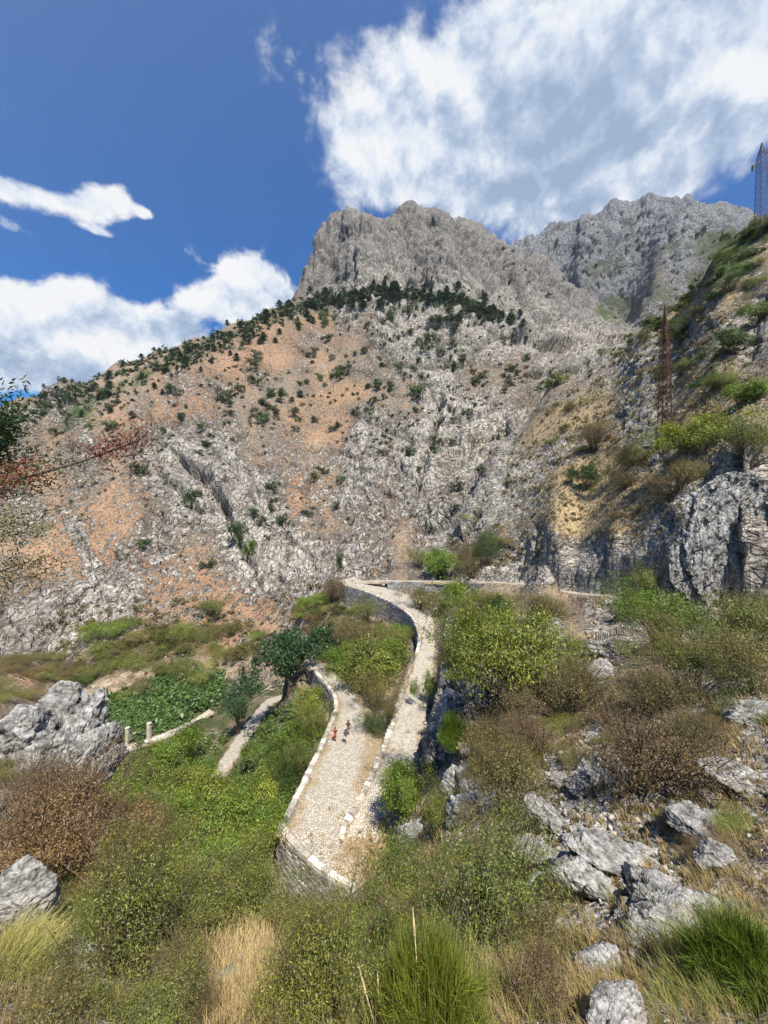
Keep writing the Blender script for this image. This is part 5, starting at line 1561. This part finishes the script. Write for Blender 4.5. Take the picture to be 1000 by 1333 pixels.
world = bpy.data.worlds.new("World"); scene.world = world; world.use_nodes = True
wt = world.node_tree; wt.nodes.clear()


class WN(NT):
    def __init__(s, tree):
        s.t = tree


w = WN(wt)
out = wt.nodes.new("ShaderNodeOutputWorld")
sky = w.n("ShaderNodeTexSky", sky_type="NISHITA", sun_disc=False, sun_elevation=SUN_EL, sun_rotation=SUN_AZ, altitude=100.0, air_density=1.0, dust_density=0.6, ozone_density=2.2)
hs = w.n("ShaderNodeHueSaturation"); hs.inputs["Saturation"].default_value = 1.68; hs.inputs["Hue"].default_value = 0.503; hs.inputs["Value"].default_value = 1.0
wt.links.new(sky.outputs[0], hs.inputs["Color"])
bg = w.n("ShaderNodeBackground"); bg.inputs["Strength"].default_value = 0.085
wt.links.new(w.mix(1.0, hs.outputs[0], (0.60, 0.90, 1.02, 1), "MULTIPLY"), bg.inputs["Color"])
dirv = w.n("ShaderNodeTexCoord").outputs["Generated"]
sep = w.n("ShaderNodeSeparateXYZ"); wt.links.new(dirv, sep.inputs[0])
X, Y, Z = sep.outputs
az = w.math("ARCTAN2", X, Y)
el = w.math("ARCSINE", Z)
# cloud deck coordinates: where the sight line meets a flat layer above
zz = w.math("ADD", w.math("MAXIMUM", Z, 0.0), 0.22)
comb = w.n("ShaderNodeCombineXYZ")
wt.links.new(w.math("DIVIDE", X, zz), comb.inputs[0]); wt.links.new(w.math("DIVIDE", Y, zz), comb.inputs[1]); wt.links.new(w.math("MULTIPLY", Z, 1.5), comb.inputs[2])
deck = comb.outputs[0]


def blob(px, py, rx, ry, rot=0.0):
    """soft ellipse in azimuth / elevation, centred on a direction"""
    u, t = (px - 500) / F, (667 - py) / F
    a0, e0 = math.atan(u), math.atan(t / math.sqrt(1 + u * u))
    ra, re = rx / F / (1 + u * u), ry / F / (1 + u * u + t * t) * math.sqrt(1 + u * u)
    da, de = w.math("SUBTRACT", az, a0), w.math("SUBTRACT", el, e0)
    c, s_ = math.cos(rot), math.sin(rot)
    p_ = w.math("DIVIDE", w.math("ADD", w.math("MULTIPLY", da, c), w.math("MULTIPLY", de, s_)), ra)
    q_ = w.math("DIVIDE", w.math("SUBTRACT", w.math("MULTIPLY", de, c), w.math("MULTIPLY", da, s_)), re)
    d2 = w.math("ADD", w.math("MULTIPLY", p_, p_), w.math("MULTIPLY", q_, q_))
    return w.math("POWER", 2.718, w.math("MULTIPLY", d2, -1.0))


def total(bl):
    o = None
    for *a, k in bl:
        b = w.math("MULTIPLY", blob(*a), k)
        o = b if o is None else w.math("ADD", o, b)
    return o


cum = total([(110, 430, 120, 52, 0, 1.1), (20, 430, 80, 50, 0, .9), (215, 440, 80, 34, 0, .9), (330, 365, 44, 36, 0, 1.0), (300, 395, 60, 26, 0, .8), (355, 395, 50, 22, 0, .8), (60, 500, 150, 30, 0, .8), (200, 480, 90, 30, 0, .7),
             (15, 252, 50, 22, 0, .7), (75, 262, 55, 17, 0, .62), (135, 262, 45, 20, 0, .66), (160, 248, 22, 20, 0, .6), (15, 296, 34, 14, 0, .7), (188, 278, 14, 10, 0, .6), (130, 302, 22, 6, 0, .5)])
big = total([(540, 170, 110, 80, 0, .85), (480, 75, 50, 55, 0, .42), (470, 220, 50, 60, 0, .5), (640, 60, 130, 90, 0, .8), (800, 120, 180, 150, 0, .85), (950, 120, 160, 160, 0, .9), (620, 220, 110, 60, 0, .8), (760, 230, 150, 70, 0, .8),
             (900, 20, 160, 60, 0, .7), (560, 40, 20, 40, 0, -.3), (700, 5, 40, 20, 0, -.25)])
nA = w.noise(deck, 2.3, 8, 0.6, 0.3)
nB = w.noise(dirv, 9.0, 9, 0.6, 0.2)
off = w.n("ShaderNodeVectorMath", operation="ADD"); wt.links.new(dirv, off.inputs[0]); off.inputs[1].default_value = tuple(sd * 0.035)
nB2 = w.noise(off.outputs[0], 9.0, 5, 0.6, 0.2)
dens = w.math("ADD", cum, w.math("MULTIPLY", w.math("SUBTRACT", nB, 0.5), 1.9))
densb = w.math("ADD", big, w.math("MULTIPLY", w.math("SUBTRACT", w.math("ADD", w.math("MULTIPLY", nA, 0.35), w.math("MULTIPLY", nB, 0.65)), 0.5), 2.6))
a1 = w.step(dens, 0.28, 0.60)
a2 = w.step(densb, 0.26, 0.74)
nC = w.noise(dirv, 5.0, 7, 0.62, 0.4)
lit1 = w.math("ADD", w.math("ADD", w.math("MULTIPLY", w.math("SUBTRACT", nB, nB2), 2.7), w.math("MULTIPLY", w.math("SUBTRACT", nC, 0.5), 1.1)), 0.66)
grey = total([(80, 480, 150, 30, 0, .8), (120, 440, 60, 18, 0, .4), (690, 235, 130, 70, .5, .9), (640, 160, 80, 60, 0, .35), (790, 190, 140, 120, .5, .8), (950, 215, 120, 60, 0, .5), (700, 110, 60, 60, 0, .3)])
lit = w.math("SUBTRACT", lit1, w.math("MULTIPLY", grey, w.math("ADD", 0.02, w.math("MULTIPLY", nC, 0.85))), clamp=True)
ccol = w.ramp(lit, [(0.0, (0.33, 0.44, 0.62)), (0.3, (0.50, 0.60, 0.77)), (0.6, (0.80, 0.86, 0.95)), (0.85, (1.0, 1.0, 1.0))])
cb = w.n("ShaderNodeBackground"); cb.inputs["Strength"].default_value = 0.56
wt.links.new(ccol, cb.inputs["Color"])
alpha = w.math("MULTIPLY", w.math("MAXIMUM", a1, a2), w.step(Z, 0.0, 0.05))
ms = w.n("ShaderNodeMixShader")
wt.links.new(alpha, ms.inputs[0]); wt.links.new(bg.outputs[0], ms.inputs[1]); wt.links.new(cb.outputs[0], ms.inputs[2])
wt.links.new(ms.outputs[0], out.inputs[0])

scene.view_settings.view_transform = "Standard"; scene.view_settings.look = "None"
scene.view_settings.exposure = 0.80; scene.view_settings.gamma = 1.0
scene.view_settings.use_curve_mapping = False
scene.cycles.max_bounces = 6; scene.cycles.diffuse_bounces = 3; scene.cycles.transmission_bounces = 3; scene.cycles.transparent_max_bounces = 6

# thin air over the valley: far things fade slightly to blue
hm_ = bpy.data.materials.new("haze_air"); hm_.use_nodes = True
ht = hm_.node_tree; ht.nodes.clear()
ho = ht.nodes.new("ShaderNodeOutputMaterial"); hv = ht.nodes.new("ShaderNodeVolumePrincipled")
hv.inputs["Color"].default_value = (0.80, 0.88, 1.0, 1); hv.inputs["Density"].default_value = 0.000045; hv.inputs["Anisotropy"].default_value = 0.0
ht.links.new(hv.outputs[0], ho.inputs["Volume"])
lo = g.min(0) - 2.0; hi = g.max(0) + 20.0; lo[1] = -40.0; hi[2] = max(hi[2], 60)
hb = MB(); hb.box((lo + hi) / 2, np.array([(hi[0] - lo[0]) / 2, 0, 0]), np.array([0, (hi[1] - lo[1]) / 2, 0]), np.array([0, 0, (hi[2] - lo[2]) / 2]))
tag(hb.build("haze", hm_), kind="stuff")
